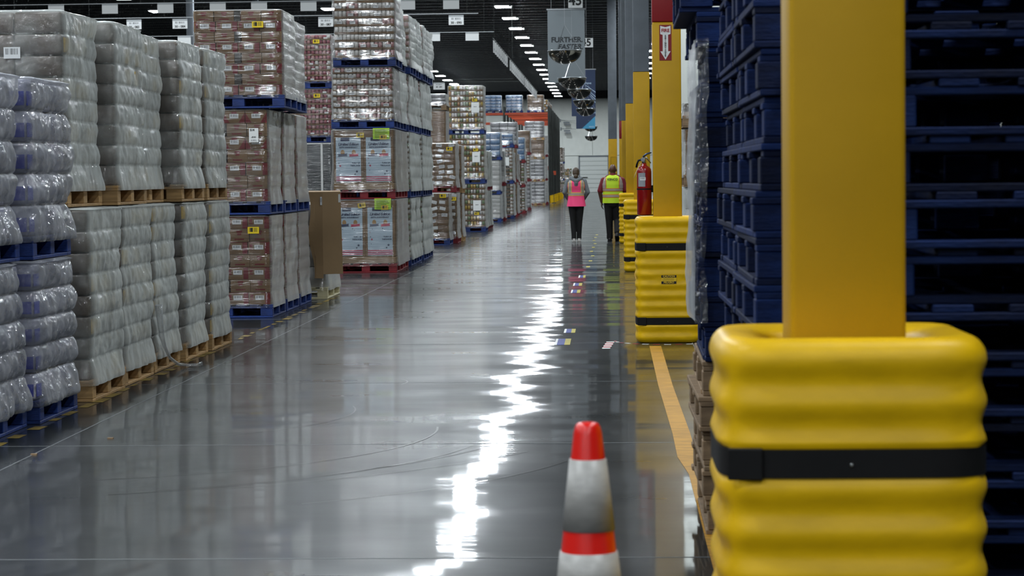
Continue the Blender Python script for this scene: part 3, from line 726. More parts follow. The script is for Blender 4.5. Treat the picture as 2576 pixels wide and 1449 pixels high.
# --- dark wrapped goods with pink can loads on top, deeper in the lane behind
for k in range(2):
    dk = load(f'dark wrapped goods under the pink can pallets, {("front", "rear")[k]} one', -5.47, 46.0+k*1.15, 0, 2.2, 'dark', PBLUE, F_CLEAR, 2, 1, 2, 1.02, 1.05, grp=None, fkw=dict(amp=.004))
    if k == 0: obj('corner_post', MB().box(-.02, .02, -.02, .02, .14, 2.2, BUNW), dk, (.26, -.53, 0)); obj('top_cap', MB().box(-.5, .5, -.52, .52, 2.17, 2.2, BUNW), dk)
for k in range(2):
    for lv in (0, 1):
        t = load(f'pink can trays on blue pallet, {("front", "rear")[k]} one, {("lower", "upper")[lv]} level', -5.50, 46.0+k*1.12, 2.21+1.08*lv, 1.08, 'pink', PBLUE, F_CLEAR, 9, 4, 3, 1.0, 1.02, near=(k == 0), grp='pink can loads', fkw=dict(amp=.010, na=.010))
        if k == 0: put_label(t, .13, .075, BARY, .20, .93, 1.02)

# --- nut display cartons (artwork without its mascot) and can loads, four high
def star(r, m):
    pts = [(r*(1 if i % 2 == 0 else .42)*math.sin(i*PI/5), r*(1 if i % 2 == 0 else .42)*math.cos(i*PI/5)) for i in range(10)]
    return cached(('star', r, m.name), lambda: MB().quad([(p[0], 0, p[1]) for p in pts][::-1], m).mesh('star_print'))
def display(label, x, y, z, h, front=True):
    w, d = .98, 1.16
    t = thing('display_load', label, 'pallet load', (x-w/2, y+d/2, z), 0, 'nut display pallets')
    pallet_part(t, w, d, PRED, True)
    obj('base_tray', bevbox(w-.03, d-.03, .10, KRAFT2, .006, 'base_tray'), t, (0, 0, .145))
    hh = h-.275; fr = -d/2+.02
    for i in (0, 1):
        for j in (0, 1):
            cx = -w/4+.01+i*(w/2-.02)
            c = obj('display_carton', bevbox(w/2-.02, d/2-.03, hh, KRAFT, .006, 'display_carton'), t, (cx, -d/4+.01+j*(d/2-.02), .25))
            if j or not front: continue
            f = -(d/2-.03)/2-.002; pw_ = .39; ph = hh-.13
            pn = obj('printed_panel', MB().box(-pw_/2, pw_/2, -.003, 0, 0, ph, SKYP), c, (-.005, f, .02))
            obj('logo_block', MB().box(-.12, .02, -.005, -.003, ph-.055, ph-.002, NAVY), pn)
            text('Limited Edition', .062, NAVY, pn, (0, -.005, ph-.105), shear=.25, space=.86)
            text('250TH ANNIVERSARY', .033, NAVY, pn, (0, -.005, ph-.155), space=.9)
            for q, mm in ((-.09, NAVY), (.085, STRIPE)):
                obj('nut_print', cached('nut', lambda: MB().quad([(.032*math.cos(a), -.004, .045*math.sin(a)) for a in [k*PI/6 for k in range(12)]], STOFF).mesh('nut_print')), pn, (q, 0, ph-.235))
                obj('ribbon_print', cached(('rib', mm.name), lambda: MB().quad([(-.075, -.005, -.02), (-.065, -.005, 0), (-.075, -.005, .02), (.075, -.005, .03), (.065, -.005, .01), (.075, -.005, -.01)], mm).mesh('ribbon_print')), pn, (q, 0, ph-.28))
            text('TURN UP', .03, NAVY, pn, (.115, -.005, .29)); text('THE FLAVOR', .03, NAVY, pn, (.105, -.005, .25), space=.85)
            for (sx, sz, r, mm) in ((-.13, .25, .022, STRIPE), (.13, .16, .026, NAVY), (-.15, .29, .012, NAVY), (-.14, .18, .010, NAVY), (.04, .42, .012, NAVY), (.07, .40, .009, NAVY), (.10, .12, .018, NAVY), (-.12, .41, .010, NAVY), (-.16, .36, .01, STRIPE)):
                obj('star_print', star(r, mm), pn, (sx, -.005, sz))
            for q in range(3): obj('stripe_print', cached(('stp', pw_), lambda: MB().box(-pw_/2, pw_/2, -.005, -.003, 0, .016, STRIPE).mesh('stripe_print')), pn, (0, 0, .012+q*.028))
    if front:
        put_label(t, .12, .075, BARY, -.05, h-.10, d-.02, tilt=.0 if z else -.15)
        n = put_label(t, .26, .17, LIME, .28, h-.08, d-.01, 'green_notice')
        for q in range(6): obj('notice_line', cached(('nl', q % 3), lambda: MB().box(-.10, .06+.02*(q % 3), -.0025, -.0015, 0, .008, BLKP).mesh('notice_line')), n, (0, 0, .06-.025*q))
        obj('yellow_label', lab_mesh(.11, .07, BARY), n, (.03, -.003, -.055))
    obj('stretch_wrap', film_mesh(w-.01, d-.01, h-.158, 3, F_CLEAR, amp=.003, na=.006, seed=int(z*3) % 3, flare=.02, nper=72, rpl=8), t, (0, 0, .14))
    return t
ylane = [35.9, 37.16, 38.55, 39.85, 41.15, 42.45]
for k in range(2):
    display(f'nut display cartons on red pallet, {("front", "second")[k]} one, floor level', -3.31-.03*k, ylane[k], 0, 1.153, k == 0)
    display(f'nut display cartons on red pallet, {("front", "second")[k]} one, raised on another display', -3.32-.02*k, ylane[k], 1.153, 1.095, k == 0)
for k in range(2, 6):
    for lv in (0, 1):
        load(f'jar cases on blue pallet behind the displays, {ORD[k-2]} back, {("floor", "second")[lv]} level', -3.31-.02*(k % 2), ylane[k], 1.145*lv, 1.145 if not lv else 1.11, 'jar', PBLUE, F_MILK, 11, 3, 3, 1.0, 1.16, near=False, grp='jar loads behind the displays', fkw=dict(amp=.012, na=.014, nper=56, rpl=8))
for k in range(6):
    for lv in (0, 1):
        load(f'white can trays on blue pallet above the displays, {ORD[k]} from the front, {("third", "top")[lv]} level', (-3.33 if not lv else -3.29)-(.05 if lv and k == 1 else 0)-.015*(k % 2), ylane[k]+.02, 2.255+(.96*lv), .96 if not lv else 1.13-(.09 if k > 0 and lv else 0)-(.05 if k > 1 and lv else 0), 'white', PBLUE, F_CLEAR if k == 0 else F_MILK, 8 if lv else 9, 5, 3, .98, 1.16, near=(k == 0),
             grp='white can loads above the displays', fkw=dict(amp=.008, na=.010 if k == 0 else .018, nper=72, rpl=8))

# --- brown carton loads
bl = dict(amp=.006, na=.008)
t = load('short stack of brown labelled cartons on blue pallet, standing forward', -3.50, 50.7, 0, 1.15, 'brown', PBLUE, F_CLEAR, 7, 4, 3, 1.0, 1.1, near=True, fkw=bl); put_label(t, .14, .08, BARY, .36, 1.08, 1.1)
t = load('brown labelled cartons on red pallet behind the short stack, lower level', -3.41, 52.1, 0, 1.15, 'brown', PRED, F_CLEAR, 7, 4, 3, 1.0, 1.1, near=True, fkw=bl); put_label(t, .14, .08, BARY, .40, 1.0, 1.1)
t = load('brown labelled cartons on red pallet behind the short stack, upper level', -3.43, 52.1, 1.15, 1.12, 'brown', PRED, F_CLEAR, 8, 4, 3, 1.0, 1.1, near=True, fkw=bl); put_label(t, .14, .08, BARY, .35, .98, 1.1)
for k in range(2): load(f'brown cartons on pine pallet next in line, {("lower", "upper")[k]} level', -3.38, 53.4, 1.12*k, 1.12, 'plain', WOOD, F_CLEAR, 5, 2, 2, near=False, fkw=bl)
for k, (z, h, st) in enumerate(((0, 1.2, 'plain'), (1.2, 1.95, 'plain'), (3.15, .42, 'silver'))):
    load(f'tall brown wrapped goods beside the tub pallets, {("bottom", "middle", "top")[k]} load', -3.98, 57.0, z, h, st, WOODD, F_CLEAR, 3 if k else 4, 2, 2, .95, 1.02, near=False, fkw=bl)
# --- colourful tubs, three high
for lv, (z, h) in enumerate(((0, 1.32), (1.32, 1.35), (2.67, 1.33))):
    t = load(f'yellow and green tub trays on blue pallet, {("bottom", "middle", "top")[lv]} of three', -3.35-.01*lv, 62.9, z, h, 'mix', PBLUE, F_CLEAR, 8, 4, 3, .99, 1.1, near=True, grp='tub pallets stacked three high', fkw=bl)
    s = put_label(t, .21, .28, WHT, .26, .72, 1.1, 'paper_notice'); text('24-817', .03, BLKP, s, (0, -.004, .02)); put_label(t, .13, .07, BARY, .25, .92 if lv else .5, 1.1)
for k in range(3):
    for lv in (0, 1): load(f'tan wrapped load on red pallet behind the tub pallets, {ORD[k]} back, {("lower", "upper")[lv]} level', -3.40, 64.3+k*1.25, 1.12*lv, 1.12, 'plain', PRED, F_MILK, 6, 2, 2, near=False, grp='tan loads on red pallets', fkw=bl)
# --- further loads down the lane
FAR = [  # label, x, y, [(height, style, pallet, layers, nx)...]
    ('white boxes and blue water packs', -3.57, 76.8, [(.92, 'wht', PBLUE, 6, 2), (1.15, 'wht', PBLUE, 6, 2), (.92, 'water', PBLUE, 4, 3)]),
    ('jars and water packs with a paper notice', -3.40, 83.0, [(1.26, 'jar', PBLUE, 9, 4), (1.3, 'jar', PBLUE, 9, 4), (.5, 'water', PBLUE, 3, 3)]),
    ('tall brown shrink-wrapped stack', -3.46, 88.0, [(1.3, 'plain', PRED, 5, 2), (1.3, 'plain', PRED, 5, 2), (1.0, 'silver', PRED, 5, 3)]),
    ('jars with dark blue packs above', -3.42, 95.0, [(1.08, 'jar', PRED, 8, 4), (1.0, 'jar', PRED, 8, 4), (1.05, 'water', PRED, 4, 3)]),
    ('grey mixed cartons', -3.50, 104.0, [(1.3, 'silver', PRED, 6, 3), (1.2, 'jar', PRED, 8, 4), (1.1, 'plain', PRED, 5, 2)]),
    ('silver wrapped packs on pine pallets', -3.35, 122.0, [(1.26, 'silver', WOOD, 6, 2), (1.2, 'silver', WOOD, 6, 2), (1.0, 'plain', WOOD, 5, 3), (1.0, 'silver', WOOD, 5, 2)]),
    ('white cases on red pallets before the racks', -3.30, 126.5, [(1.3, 'wht', PRED, 8, 3), (1.3, 'wht', PRED, 8, 3), (1.2, 'wht', PRED, 8, 3)]),
    ('grey jars beyond the racks', -3.20, 170.0, [(1.25, 'jar', PBLUE, 8, 4), (1.25, 'jar', PBLUE, 8, 4), (1.2, 'jar', PBLUE, 8, 4)]),
    ('beige goods near the far wall', -2.85, 182.0, [(1.2, 'plain', WOOD, 6, 3), (1.0, 'mix', WOOD, 6, 3)])]
LVN = ('bottom', 'second', 'third', 'top')
for (lb, x, y, lv) in FAR:
    z = 0
    for i, (h, st, pm, nl, nx) in enumerate(lv):
        t = load(f'{lb}, {LVN[i]} pallet of its stack', x-.02*(i % 2), y, z, h, st, pm, F_CLEAR, nl, nx, 2, 1.02, 1.2, near=False, fkw=bl, grp='stacks further down the aisle'); z += h
        if 'notice' in lb and i == 1: put_label(t, .25, .30, WHT, .25, .8, 1.2, 'paper_notice')
for k in range(2):      # a second stack right behind each of a few, so the lane reads full
    for (lb, x, y, st, pm) in (('white boxes', -3.5, 78.2, 'wht', PRED), ('jars', -3.42, 84.4, 'jar', PRED), ('brown cartons', -3.46, 89.4, 'plain', PRED), ('jars', -3.44, 96.4, 'silver', PRED)):
        load(f'second-row {lb} at the {("floor", "upper")[k]} level behind the stack by {y-1.4:.0f} paces'.replace(f'{y-1.4:.0f} paces', {78.2: 'the white boxes', 84.4: 'the jars and notice', 89.4: 'the tall brown stack', 96.4: 'the dark blue packs'}[y]), x, y, 1.2*k, 1.2, st, pm, F_CLEAR, 6, 2, 2, near=False, fkw=bl, grp='stacks further down the aisle')

# ------------------------------------------------------------------ pallet racks
def frame_mesh():
    b = MB(); H = 5.65
    for y in (0, 1.05): b.box(-.05, .05, y-.04, y+.04, 0, H, RACKG)
    z = .3; u = 0
    while z < H-.6:
        b.bar((0, 0 if u else 1.05, z), (0, 1.05 if u else 0, z+.55), .035, RACKG); b.bar((0, 0, z), (0, 1.05, z), .035, RACKG); z += .55; u = 1-u
    return b.mesh('rack_frame')
RF = frame_mesh()
BEAM = MB().box(-1.25, 1.25, -.03, .03, 0, .13, RACKO).mesh('beam')
RG = MB().box(-.14, .14, -.06, .0, 0, .42, YPL).box(-.14, -.08, -.06, 1.1, 0, .42, YPL).mesh('rack_guard')
for k in range(7):
    y = 135+k*4.6
    r = thing('pallet_rack', f'dark green pallet rack end with yellow foot guard, {ORD[k]} from the front' if k else 'front pallet rack with orange beams holding water packs', 'rack', (-3.45, y, 0), 0, 'pallet racks beyond the floor stacks')
    for q in range(2 if k else 3): obj('upright_frame', RF, r, (-2.6*q, 0, 0))
    for q in range(1 if k else 2):
        for z in (2.0, 3.6, 4.6, 5.15):
            for yy in (0, 1.05):
                if k and z == 4.6: continue
                obj('beam', BEAM, r, (-1.3-2.6*q, yy, z))
    obj('foot_guard', RG, r, (.16, -.05, 0))
    if k < 6:                                   # back-to-back second row
        for q in range(1): obj('upright_frame', RF, r, (-2.6*q, 1.35, 0))
        obj('foot_guard', RG, r, (.16, 1.30, 0))
for i, (xx, st, lb) in enumerate(((-3.72, 'plain', 'brown cartons nearest the aisle'), (-4.97, 'water', 'pale blue water packs in the middle'), (-6.2, 'water', 'pale blue water packs furthest from the aisle'))):
    load(f'{lb}, on top of the front rack', xx, 135, 5.285, 1.03, st, PBLUE, F_CLEAR, 5, 3, 2, .98, 1.05, near=False, fkw=bl, grp='loads on the front rack')
for i in range(3): load(f'mixed load on the {("second", "third", "fourth")[i]} rack beyond the front rack', -3.6, 135+4.6*(i+1), 5.285, .9, 'mix' if i == 0 else 'plain', WOOD, F_CLEAR, 5, 3, 2, 1.02, 1.05, near=False, fkw=bl, grp='loads on the far racks')
fl = thing('flag_sign', 'small orange-red flag on a pole beside the racks', 'flag', (-3.15, 133.4, 0)); obj('pole', MB().bar((0, 0, 0), (0, 0, 1.75), .03, RACKG), fl); obj('flag', MB().box(-.02, .14, -.01, .01, 1.62, 1.85, RACKO), fl); obj('foot', MB().box(-.12, .12, -.12, .12, 0, .03, RACKG), fl)

# ------------------------------------------------------------------ goods behind the extinguisher column
t = load('pale wrapped load on the floor behind the extinguisher column', 1.88, 26.6, 0, 1.33, 'wht', WOODD, F_MILK, 5, 2, 2, 1.02, 1.02, near=True, fkw=dict(amp=.004))
t = load('red-printed cartons stacked behind the extinguisher column', 1.87, 26.6, 1.33, .68, 'red', WOODD, F_CLEAR, 4, 4, 3, 1.0, 1.02, fkw=bl)
t = load('grey jar trays topping the cartons behind the extinguisher column', 1.86, 26.6, 2.01, .30, 'jar', WOODD, F_CLEAR, 1, 4, 3, 1.0, 1.02, fkw=bl)

# ------------------------------------------------------------------ stacks of empty pallets beside the nearest column
KIDS = {}
def pallet_stack(tag_, x0, y0, w, d, n, mats, z=0.0, jx=.02, proud=(), grp=None, rnd=None, zs=0):
    rr = random.Random(len(tag_)*13+n)
    for i in range(n):
        m = mats(i); ox = rr.uniform(-jx, jx)+(proud[i] if isinstance(proud, dict) and i in proud else 0)
        t = thing('empty_pallet', f'{"bare pine" if m in (WOOD, WOODD) else "worn blue"} pallet, {ordn(i)} up in the empty stack {tag_}', 'pallet', (x0+w/2+ox, y0+d/2+rr.uniform(-.015, .015), z+i*.1405), rr.uniform(-.012, .012), grp)
        pallet_into(t, w, d, m, jit=.006)
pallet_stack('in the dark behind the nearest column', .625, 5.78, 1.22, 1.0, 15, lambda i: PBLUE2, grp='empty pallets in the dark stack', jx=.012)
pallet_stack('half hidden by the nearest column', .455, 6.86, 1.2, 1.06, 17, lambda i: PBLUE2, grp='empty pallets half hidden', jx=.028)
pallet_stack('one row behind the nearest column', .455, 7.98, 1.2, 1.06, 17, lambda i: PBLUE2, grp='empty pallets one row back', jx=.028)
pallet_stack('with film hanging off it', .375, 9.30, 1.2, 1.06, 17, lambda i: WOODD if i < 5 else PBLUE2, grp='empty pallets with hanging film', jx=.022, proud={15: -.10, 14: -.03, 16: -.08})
g = []
for j in range(60):
    z = .86+1.14*j/59; row = []
    for i in range(9):
        u = i/8; nx_ = mnoise.noise(Vector((u*3, z*5, 1.2)))*.03+mnoise.noise(Vector((u*9, z*16, 4)))*.012
        if u < .6: row.append((.346-.008*math.sin(z*2.3)+nx_*.45, 10.1-u/.6*.83, z))
        else: row.append((.346-.008*math.sin(z*2.3)+(u-.6)/.4*.05+nx_*.45, 9.262+.3*abs(nx_), z))
    g.append(row)
fs = obj('hanging_film', MB().grid(g, F_STRIP)); tag(fs, 'torn clear film clinging to the side of the blue pallet stack', 'plastic film')

# ------------------------------------------------------------------ traffic cone
cn = thing('traffic_cone', 'orange traffic cone with two white bands in the foreground', 'traffic cone', (-.049, 4.95, 0))
def cr_(z): return .028+(.925-z)*.1135
obj('cone_body', MB().lathe([(cr_(.03), .03), (cr_(.5), .5), (cr_(.9), .9), (.027, .915), (.022, .922), (.012, .924)], CONE_O, 40), cn)
for (z0, z1) in ((.692, .845), (.545, .645)): obj('reflective_collar', MB().lathe([(cr_(z0)+.0008, z0), (cr_(z0)+.003, z0), (cr_(z1)+.003, z1), (cr_(z1)+.0008, z1)], CONE_W, 40, cap=False), cn)
obj('base', bevbox(.37, .37, .035, BLK, .012, 'base', 2), cn)

# ------------------------------------------------------------------ floor tape patches and litter
TB = mat('tape_blue', hx('2E3F8C'), .4); TY = mat('tape_pale_yellow', hx('B7A93C'), .4)
for (x, y, w, l) in ((-.36, 21.8, .075, .55), (-.395, 20.35, .10, .75), (-.41, 29.4, .085, .8), (-.41, 31.3, .085, .8), (-.38, 33.8, .07, .8)):
    obj('tape_patch', MB().box(-w*.65, 0, -l/2, l/2, 0, .0015, TB).box(-w*.65-.02, -w*.65, -l/2, l/2, 0, .0016, WHT).box(0, w*.5, -l/2, l/2, 0, .0015, TY), floor, (x, y, .0005))
for k in range(9): obj('tape_patch', cached('tpm', lambda: MB().box(-.03, .03, -.25, .25, 0, .0015, TY).mesh('tape_patch')), floor, (-.34+.02*(k % 3), 37.5+k*2.6, .0005))
for (x, y, nm) in ((-3.08, 12.15, 'beside the nearest blue pallets'), (-2.83, 12.9, 'further out on the floor')):
    o = obj('debris', MB().box(-.016, .016, -.012, .012, 0, .008, WOODD)); o.location = (x, y, 0); tag(o, f'tiny scrap of debris {nm}', 'debris')

# ------------------------------------------------------------------ hanging lane signs
def lane_rail(y, z, x0, x1, label):
    r = thing('sign_rail', label, 'rail', (0, y, z)); obj('bar', MB().box(x0, x1, -.010, .010, -.010, .010, RAIL if y < 80 else RACKG), r)
    n = max(2, int((x1-x0)/3.5)+1)
    for k in range(n): obj('hanger_wire', cached(('hw', round(z, 2)), lambda: MB().box(-.003, .003, -.003, .003, 0, ZC-z, RACKG).mesh('hanger_wire')), r, (x0+.3+(x1-x0-.6)*k/(n-1), 0, 0))
def lane_sign(x, y, z, txt, label, w=.40, h=.24):
    s = thing('lane_sign', label, 'sign', (x, y-.016, z-.01), 0, 'hanging lane signs')
    obj('board', cached(('lsb', w, h), lambda: MB().box(-w/2, w/2, -.004, .004, -h, 0, SIGNW).mesh('board')), s)
    obj('clip', cached(('lsc', w), lambda: MB().box(-w/2, w/2, -.008, .008, -.03, .02, RAIL).mesh('clip')), s)
    if txt:
        obj('barcode', lab_mesh(.33, .10, BARW), s, (0, -.005, -.09)); text(txt, .085, BLKP, s, (0, -.007, -.185))
lane_rail(61.6, 5.85, -16.2, -3.42, 'white rail carrying the lane signs with barcodes')
for i, (k, nm) in enumerate(((83, 'partly hidden by the grey wrapped pallets'), (84, 'beside the tall red-printed cartons'), (87, 'above the pink can pallets'), (90, 'nearest the aisle end of its rail'))):
    lane_sign({83: -12.66, 84: -11.42, 87: -7.5, 90: -4.01}[k], 61.6, 5.80, f'30 - 0{k}', f'white barcode lane sign {nm}')
lane_rail(57.6, 5.93, -16.0, -3.3, 'upper white rail carrying blank lane signs')
for i, sx in enumerate((-3.87, -4.97, -7.44, -8.68, -9.72, -11.04, -12.44, -13.8)): lane_sign(sx, 57.6, 5.93, None, f'blank white lane sign on the upper rail, {ordn(i)} from the aisle')
lane_rail(69.7, 5.87, -16, -3.4, 'lower white rail carrying blank lane signs')
for i, sx in enumerate((-4.06, -5.23, -6.42, -8.9, -11.4, -12.8)): lane_sign(sx, 69.7, 5.86, None, f'blank white lane sign on the lower rail, {ordn(i)} from the aisle')
lane_rail(105, 5.85, -14, -4, 'far white rail behind the can pallets')
lane_sign(-7.65, 105, 5.83, '40 - 091', 'far barcode lane sign seen beside the can pallets', .52, .30); lane_sign(-8.0, 102.4, 5.85, None, 'far blank lane sign beside the can pallets', .5, .26)
lane_rail(102.4, 5.86, -14, -4.2, 'second far white rail behind the can pallets')
r = thing('sign_rail', 'rail of slanted tags running down the aisle', 'rail', (-3.66, 0, 5.95)); obj('bar', MB().box(-.012, .012, 74, 121.2, -.012, .012, RACKG), r)
for k in range(5): obj('hanger_wire', MB().box(-.003, .003, -.003, .003, 0, ZC-5.95, RACKG), r, (0, 75+k*11.5, 0))
ti = 0
for (ya, yb, n) in ((75, 84.5, 9), (87.5, 101, 11), (103, 119, 10)):
    for k in range(n):
        y = ya+(yb-ya)*k/(n-1); s = thing('aisle_tag', f'narrow slanted hanging tag, {ordn(ti)} along the aisle rail', 'sign', (-3.66, y, 5.92), math.radians(84), 'slanted tags on the aisle rail'); ti += 1
        obj('board', cached('tagb', lambda: MB().box(-.17, .17, -.004, .004, -.40, 0, SIGNW).mesh('board')), s); obj('barcode', lab_mesh(.28, .12, BARW), s, (0, -.005, -.3))

# ------------------------------------------------------------------ banners, number signs, mirror domes
def banner(label, x, y, zb, w, h, m):
    t = thing('hanging_banner', label, 'banner', (x, y, zb)); obj('cloth', MB().box(-w/2, w/2, -.006, .006, 0, h, m), t); obj('top_bar', MB().box(-w/2-.03, w/2+.03, -.015, .015, h-.02, h+.02, STEEL), t)
    for s in (-1, 1): obj('hanger_wire', MB().box(-.004, .004, -.004, .004, h, ZC-zb, RAIL), t, (s*w*.4, 0, 0))
    return t
b1 = banner('light grey hanging banner reading further faster', -1.32, 75, 4.53, 1.2, 2.37, BANG)
text('FURTHER.', .232, BANT, b1, (.54, -.008, 1.38), align='RIGHT', extrude=.002); text('FASTER.', .232, BANT, b1, (.54, -.008, 1.15), align='RIGHT', shear=.2, extrude=.002)
b2 = banner('dark navy hanging banner with pale diagonal lines', -1.19, 115, 4.50, 1.19, 2.32, BANN)
for q, o_ in enumerate((0, .22, .36, .52)): obj('diagonal_line', MB().quad([(.1+o_*.4, -.008, 1.55-o_), (.595, -.008, 1.2-o_), (.595, -.008, 1.16-o_), (.1+o_*.4, -.008, 1.53-o_)][::-1], BANL), b2)
text('SOLUTIONS', .10, BANL, b2, (.12, -.008, 1.62)); text('KENCO', .09, BANL, b2, (.46, -.008, .16))
b3 = banner('blue hanging banner with cyan corner', -1.39, 146, 4.53, 1.2, 2.35, BANN)
obj('cyan_corner', MB().quad([(-.25, -.008, 0), (.6, -.008, 0), (.6, -.008, .78)], BANC), b3); text('KENCO', .1, BANL, b3, (.38, -.009, .12))
for (x, y, z, lb) in ((-1.0, 74.2, 6.88, 'white number sign hanging just above the grey banner'), (-.70, 78, 5.83, 'white number sign half hidden behind the grey banner')):
    s = thing('number_sign', lb, 'sign', (x, y, z)); obj('board', MB().box(-.23, .23, -.006, .006, 0, .46 if y < 75 else .31, SIGNW), s); text('45', .42 if y < 75 else .34, BLKP, s, (0, -.009, .22 if y < 75 else .155)); obj('hanger_wire', MB().box(-.004, .004, -.004, .004, .3, ZC-z, RAIL), s)
doms = [(-1.15, 63, 4.90), (-1.13, 74, 4.63), (-1.07, 88, 4.79), (-1.0, 98, 4.72), (-1.04, 110, 4.72), (-1.15, 155, 4.87), (-1.2, 166, 4.42)]
dl = ['nearest and largest, in front of the lettered banner', 'second, at the foot of the lettered banner', 'third, below the lettered banner', 'fourth, before the navy banner', 'fifth, low on the navy banner', 'sixth, just under the blue banner', 'smallest and furthest, before the far wall']
dome_m = MB().lathe([(.455*math.cos(a), -.36*math.sin(a)) for a in [i*PI/2/12*.985 for i in range(13)]], MIRR, 40, cap=False).mesh('dome')
rim_m = MB().lathe([(.455, -.012), (.47, -.012), (.47, .012), (.455, .012), (.455, -.012)], STEEL, 40, cap=False).mesh('rim')
top_m = MB().lathe([(.455, .006), (.30, .03), (.02, .05)], BANG, 40, cap=False).mesh('top_plate')
for (x, y, z), lb in zip(doms, dl):
    t = thing('mirror_dome', f'hanging half-dome mirror, {lb}', 'mirror', (x, y, z), 0, 'dome mirrors over the aisle'); obj('dome', dome_m, t); obj('rim', rim_m, t); obj('top_plate', top_m, t)
    w_ = MB()
    for k in range(3): w_.bar((.43*math.cos(k*2.1), .43*math.sin(k*2.1), .01), (0, 0, .7), .006, STEEL)
    w_.bar((0, 0, .7), (0, 0, ZC-z), .006, STEEL); obj('cable', w_, t)
for i, (x, z) in enumerate(((-4.05, 6.85), (-4.0, 6.05))):
    t = thing('wall_lamp', f'small {("higher", "lower")[i]} grey lamp on an arm at the far wall', 'lamp', (x, YF-.1, z)); obj('arm', MB().bar((-.5, 0, .2), (.9, -.6, .1), .03, GRYC), t); obj('head', MB().box(-.25, .35, -.7, -.4, -.12, .02, GRYC).box(-.1, .4, -.8, -.5, -.3, -.18, GRYC), t); obj('bracket', MB().box(-.6, -.5, -.1, .1, 0, .3, GRYC), t)

# ------------------------------------------------------------------ the two people walking away
def unit_sphere(nu=16, nv=10):
    V = [(0, 0, 1)]+[(math.sin(PI*j/nv)*math.cos(2*PI*k/nu), math.sin(PI*j/nv)*math.sin(2*PI*k/nu), math.cos(PI*j/nv)) for j in range(1, nv) for k in range(nu)]+[(0, 0, -1)]
    Fs = [(0, 1+k, 1+(k+1) % nu) for k in range(nu)]
    for j in range(nv-2):
        for k in range(nu): a = 1+j*nu; Fs.append((a+k, a+nu+k, a+nu+(k+1) % nu, a+(k+1) % nu))
    e = len(V)-1; a = 1+(nv-2)*nu; Fs += [(e, a+(k+1) % nu, a+k) for k in range(nu)]
    return V, Fs
USPH = unit_sphere()
def blob(name, parts, m, voxel=.007, smooth=4, parent=None, **kw):
    """tapered limbs fused into one continuous surface"""
    bq = MB()
    def sph(c, r):
        r = (r, r, r) if not isinstance(r, (tuple, list)) else r
        b0 = len(bq.v); bq.v += [(c[0]+p[0]*r[0], c[1]+p[1]*r[1], c[2]+p[2]*r[2]) for p in USPH[0]]
        for f in USPH[1]: bq.f.append(tuple(b0+i for i in f)); bq.m.append(0); bq.sm.append(True)
    for p in parts:
        if len(p) == 2: sph(p[0], p[1])
        else:
            a, ra, b, rb = Vector(p[0]), p[1], Vector(p[2]), p[3]; n = max(3, int((b-a).length/(min(ra, rb)*.45)))
            n = min(n, 24)
            for i in range(n+1): t = i/n; sph(a.lerp(b, t), ra+(rb-ra)*t)
    bq.mats = [m]; me = bq.mesh(name)
    o = bpy.data.objects.new(name, me)
    r = o.modifiers.new('r', 'REMESH'); r.mode = 'VOXEL'; r.voxel_size = voxel; r.use_smooth_shade = True
    s = o.modifiers.new('s', 'SMOOTH'); s.iterations = smooth; s.factor = .5
    m2 = baked(o); bpy.data.objects.remove(o, do_unlink=True)
    m2.name = name
    if not m2.materials: m2.materials.append(m)
    for p in m2.polygons: p.use_smooth = True
    q = obj(name, m2, parent)
    for k, val in kw.items(): q[k] = val
    return q
def finger_set(wrist, down, side, fwd, s=1.0, curl=.5):
    """palm and five unequal bent fingers hanging along `down`; `fwd` is where the thumb points, `side` the palm's inner normal"""
    W, D, S, Fw = Vector(wrist), Vector(down).normalized(), Vector(side).normalized(), Vector(fwd).normalized(); out = []
    for k in (-1.5, -.5, .5, 1.5): out.append((W, .017*s, W+D*.085*s+Fw*k*.019*s, .0125*s))
    for k, ln in ((-1.5, .060), (-.5, .074), (.5, .080), (1.5, .072)):
        a = W+D*.085*s+Fw*k*.0205*s; b = a+(D+S*curl*.35).normalized()*ln*.45*s; c = b+(D+S*curl).normalized()*ln*.35*s; d = c+(D+S*curl*1.8).normalized()*ln*.28*s
        out += [(a, .0092*s, b, .0086*s), (b, .0086*s, c, .0078*s), (c, .0078*s, d, .0068*s)]
    a = W+D*.025*s+Fw*.026*s; b = a+(D*.6+Fw*.75+S*.2).normalized()*.038*s; c = b+(D*.9+Fw*.3+S*.35).normalized()*.03*s
    out += [(a, .0135*s, b, .0105*s), (b, .0105*s, c, .0085*s)]
    return out
SKIN1 = mat('brown_skin', hx('5A3C2E'), .42); SKIN2 = mat('light_skin', hx('B58A74'), .5)
EYEW = mat('eye_white', hx('D8D4CE'), .3); HAIR = mat('brown_hair', hx('4A3A2A'), .5, nscale=60, namt=.4, stretch=(1, 1, .2))
MAROON = mat('maroon_shirt', hx('6E1020'), .8); HOOD = mat('grey_fleece', hx('6F757A'), .9, nscale=30, namt=.15)
TROU = mat('black_trousers', hx('0D0E10'), .85); SHOEB = mat('black_shoe', hx('131313'), .5); SHOEW = mat('pale_trainer', hx('C6C4C0'), .6)
HIVIS = mat('hi_vis_yellow', hx('C6E828'), .65, emit=0.0); PINK = mat('hi_vis_pink', hx('FF4C86'), .65)
REFL = mat('reflective_grey', hx('A39A92'), .35); TRIMY = mat('trim_yellow', hx('E6C35A'), .6); TRIMO = mat('trim_orange', hx('D8793A'), .6)

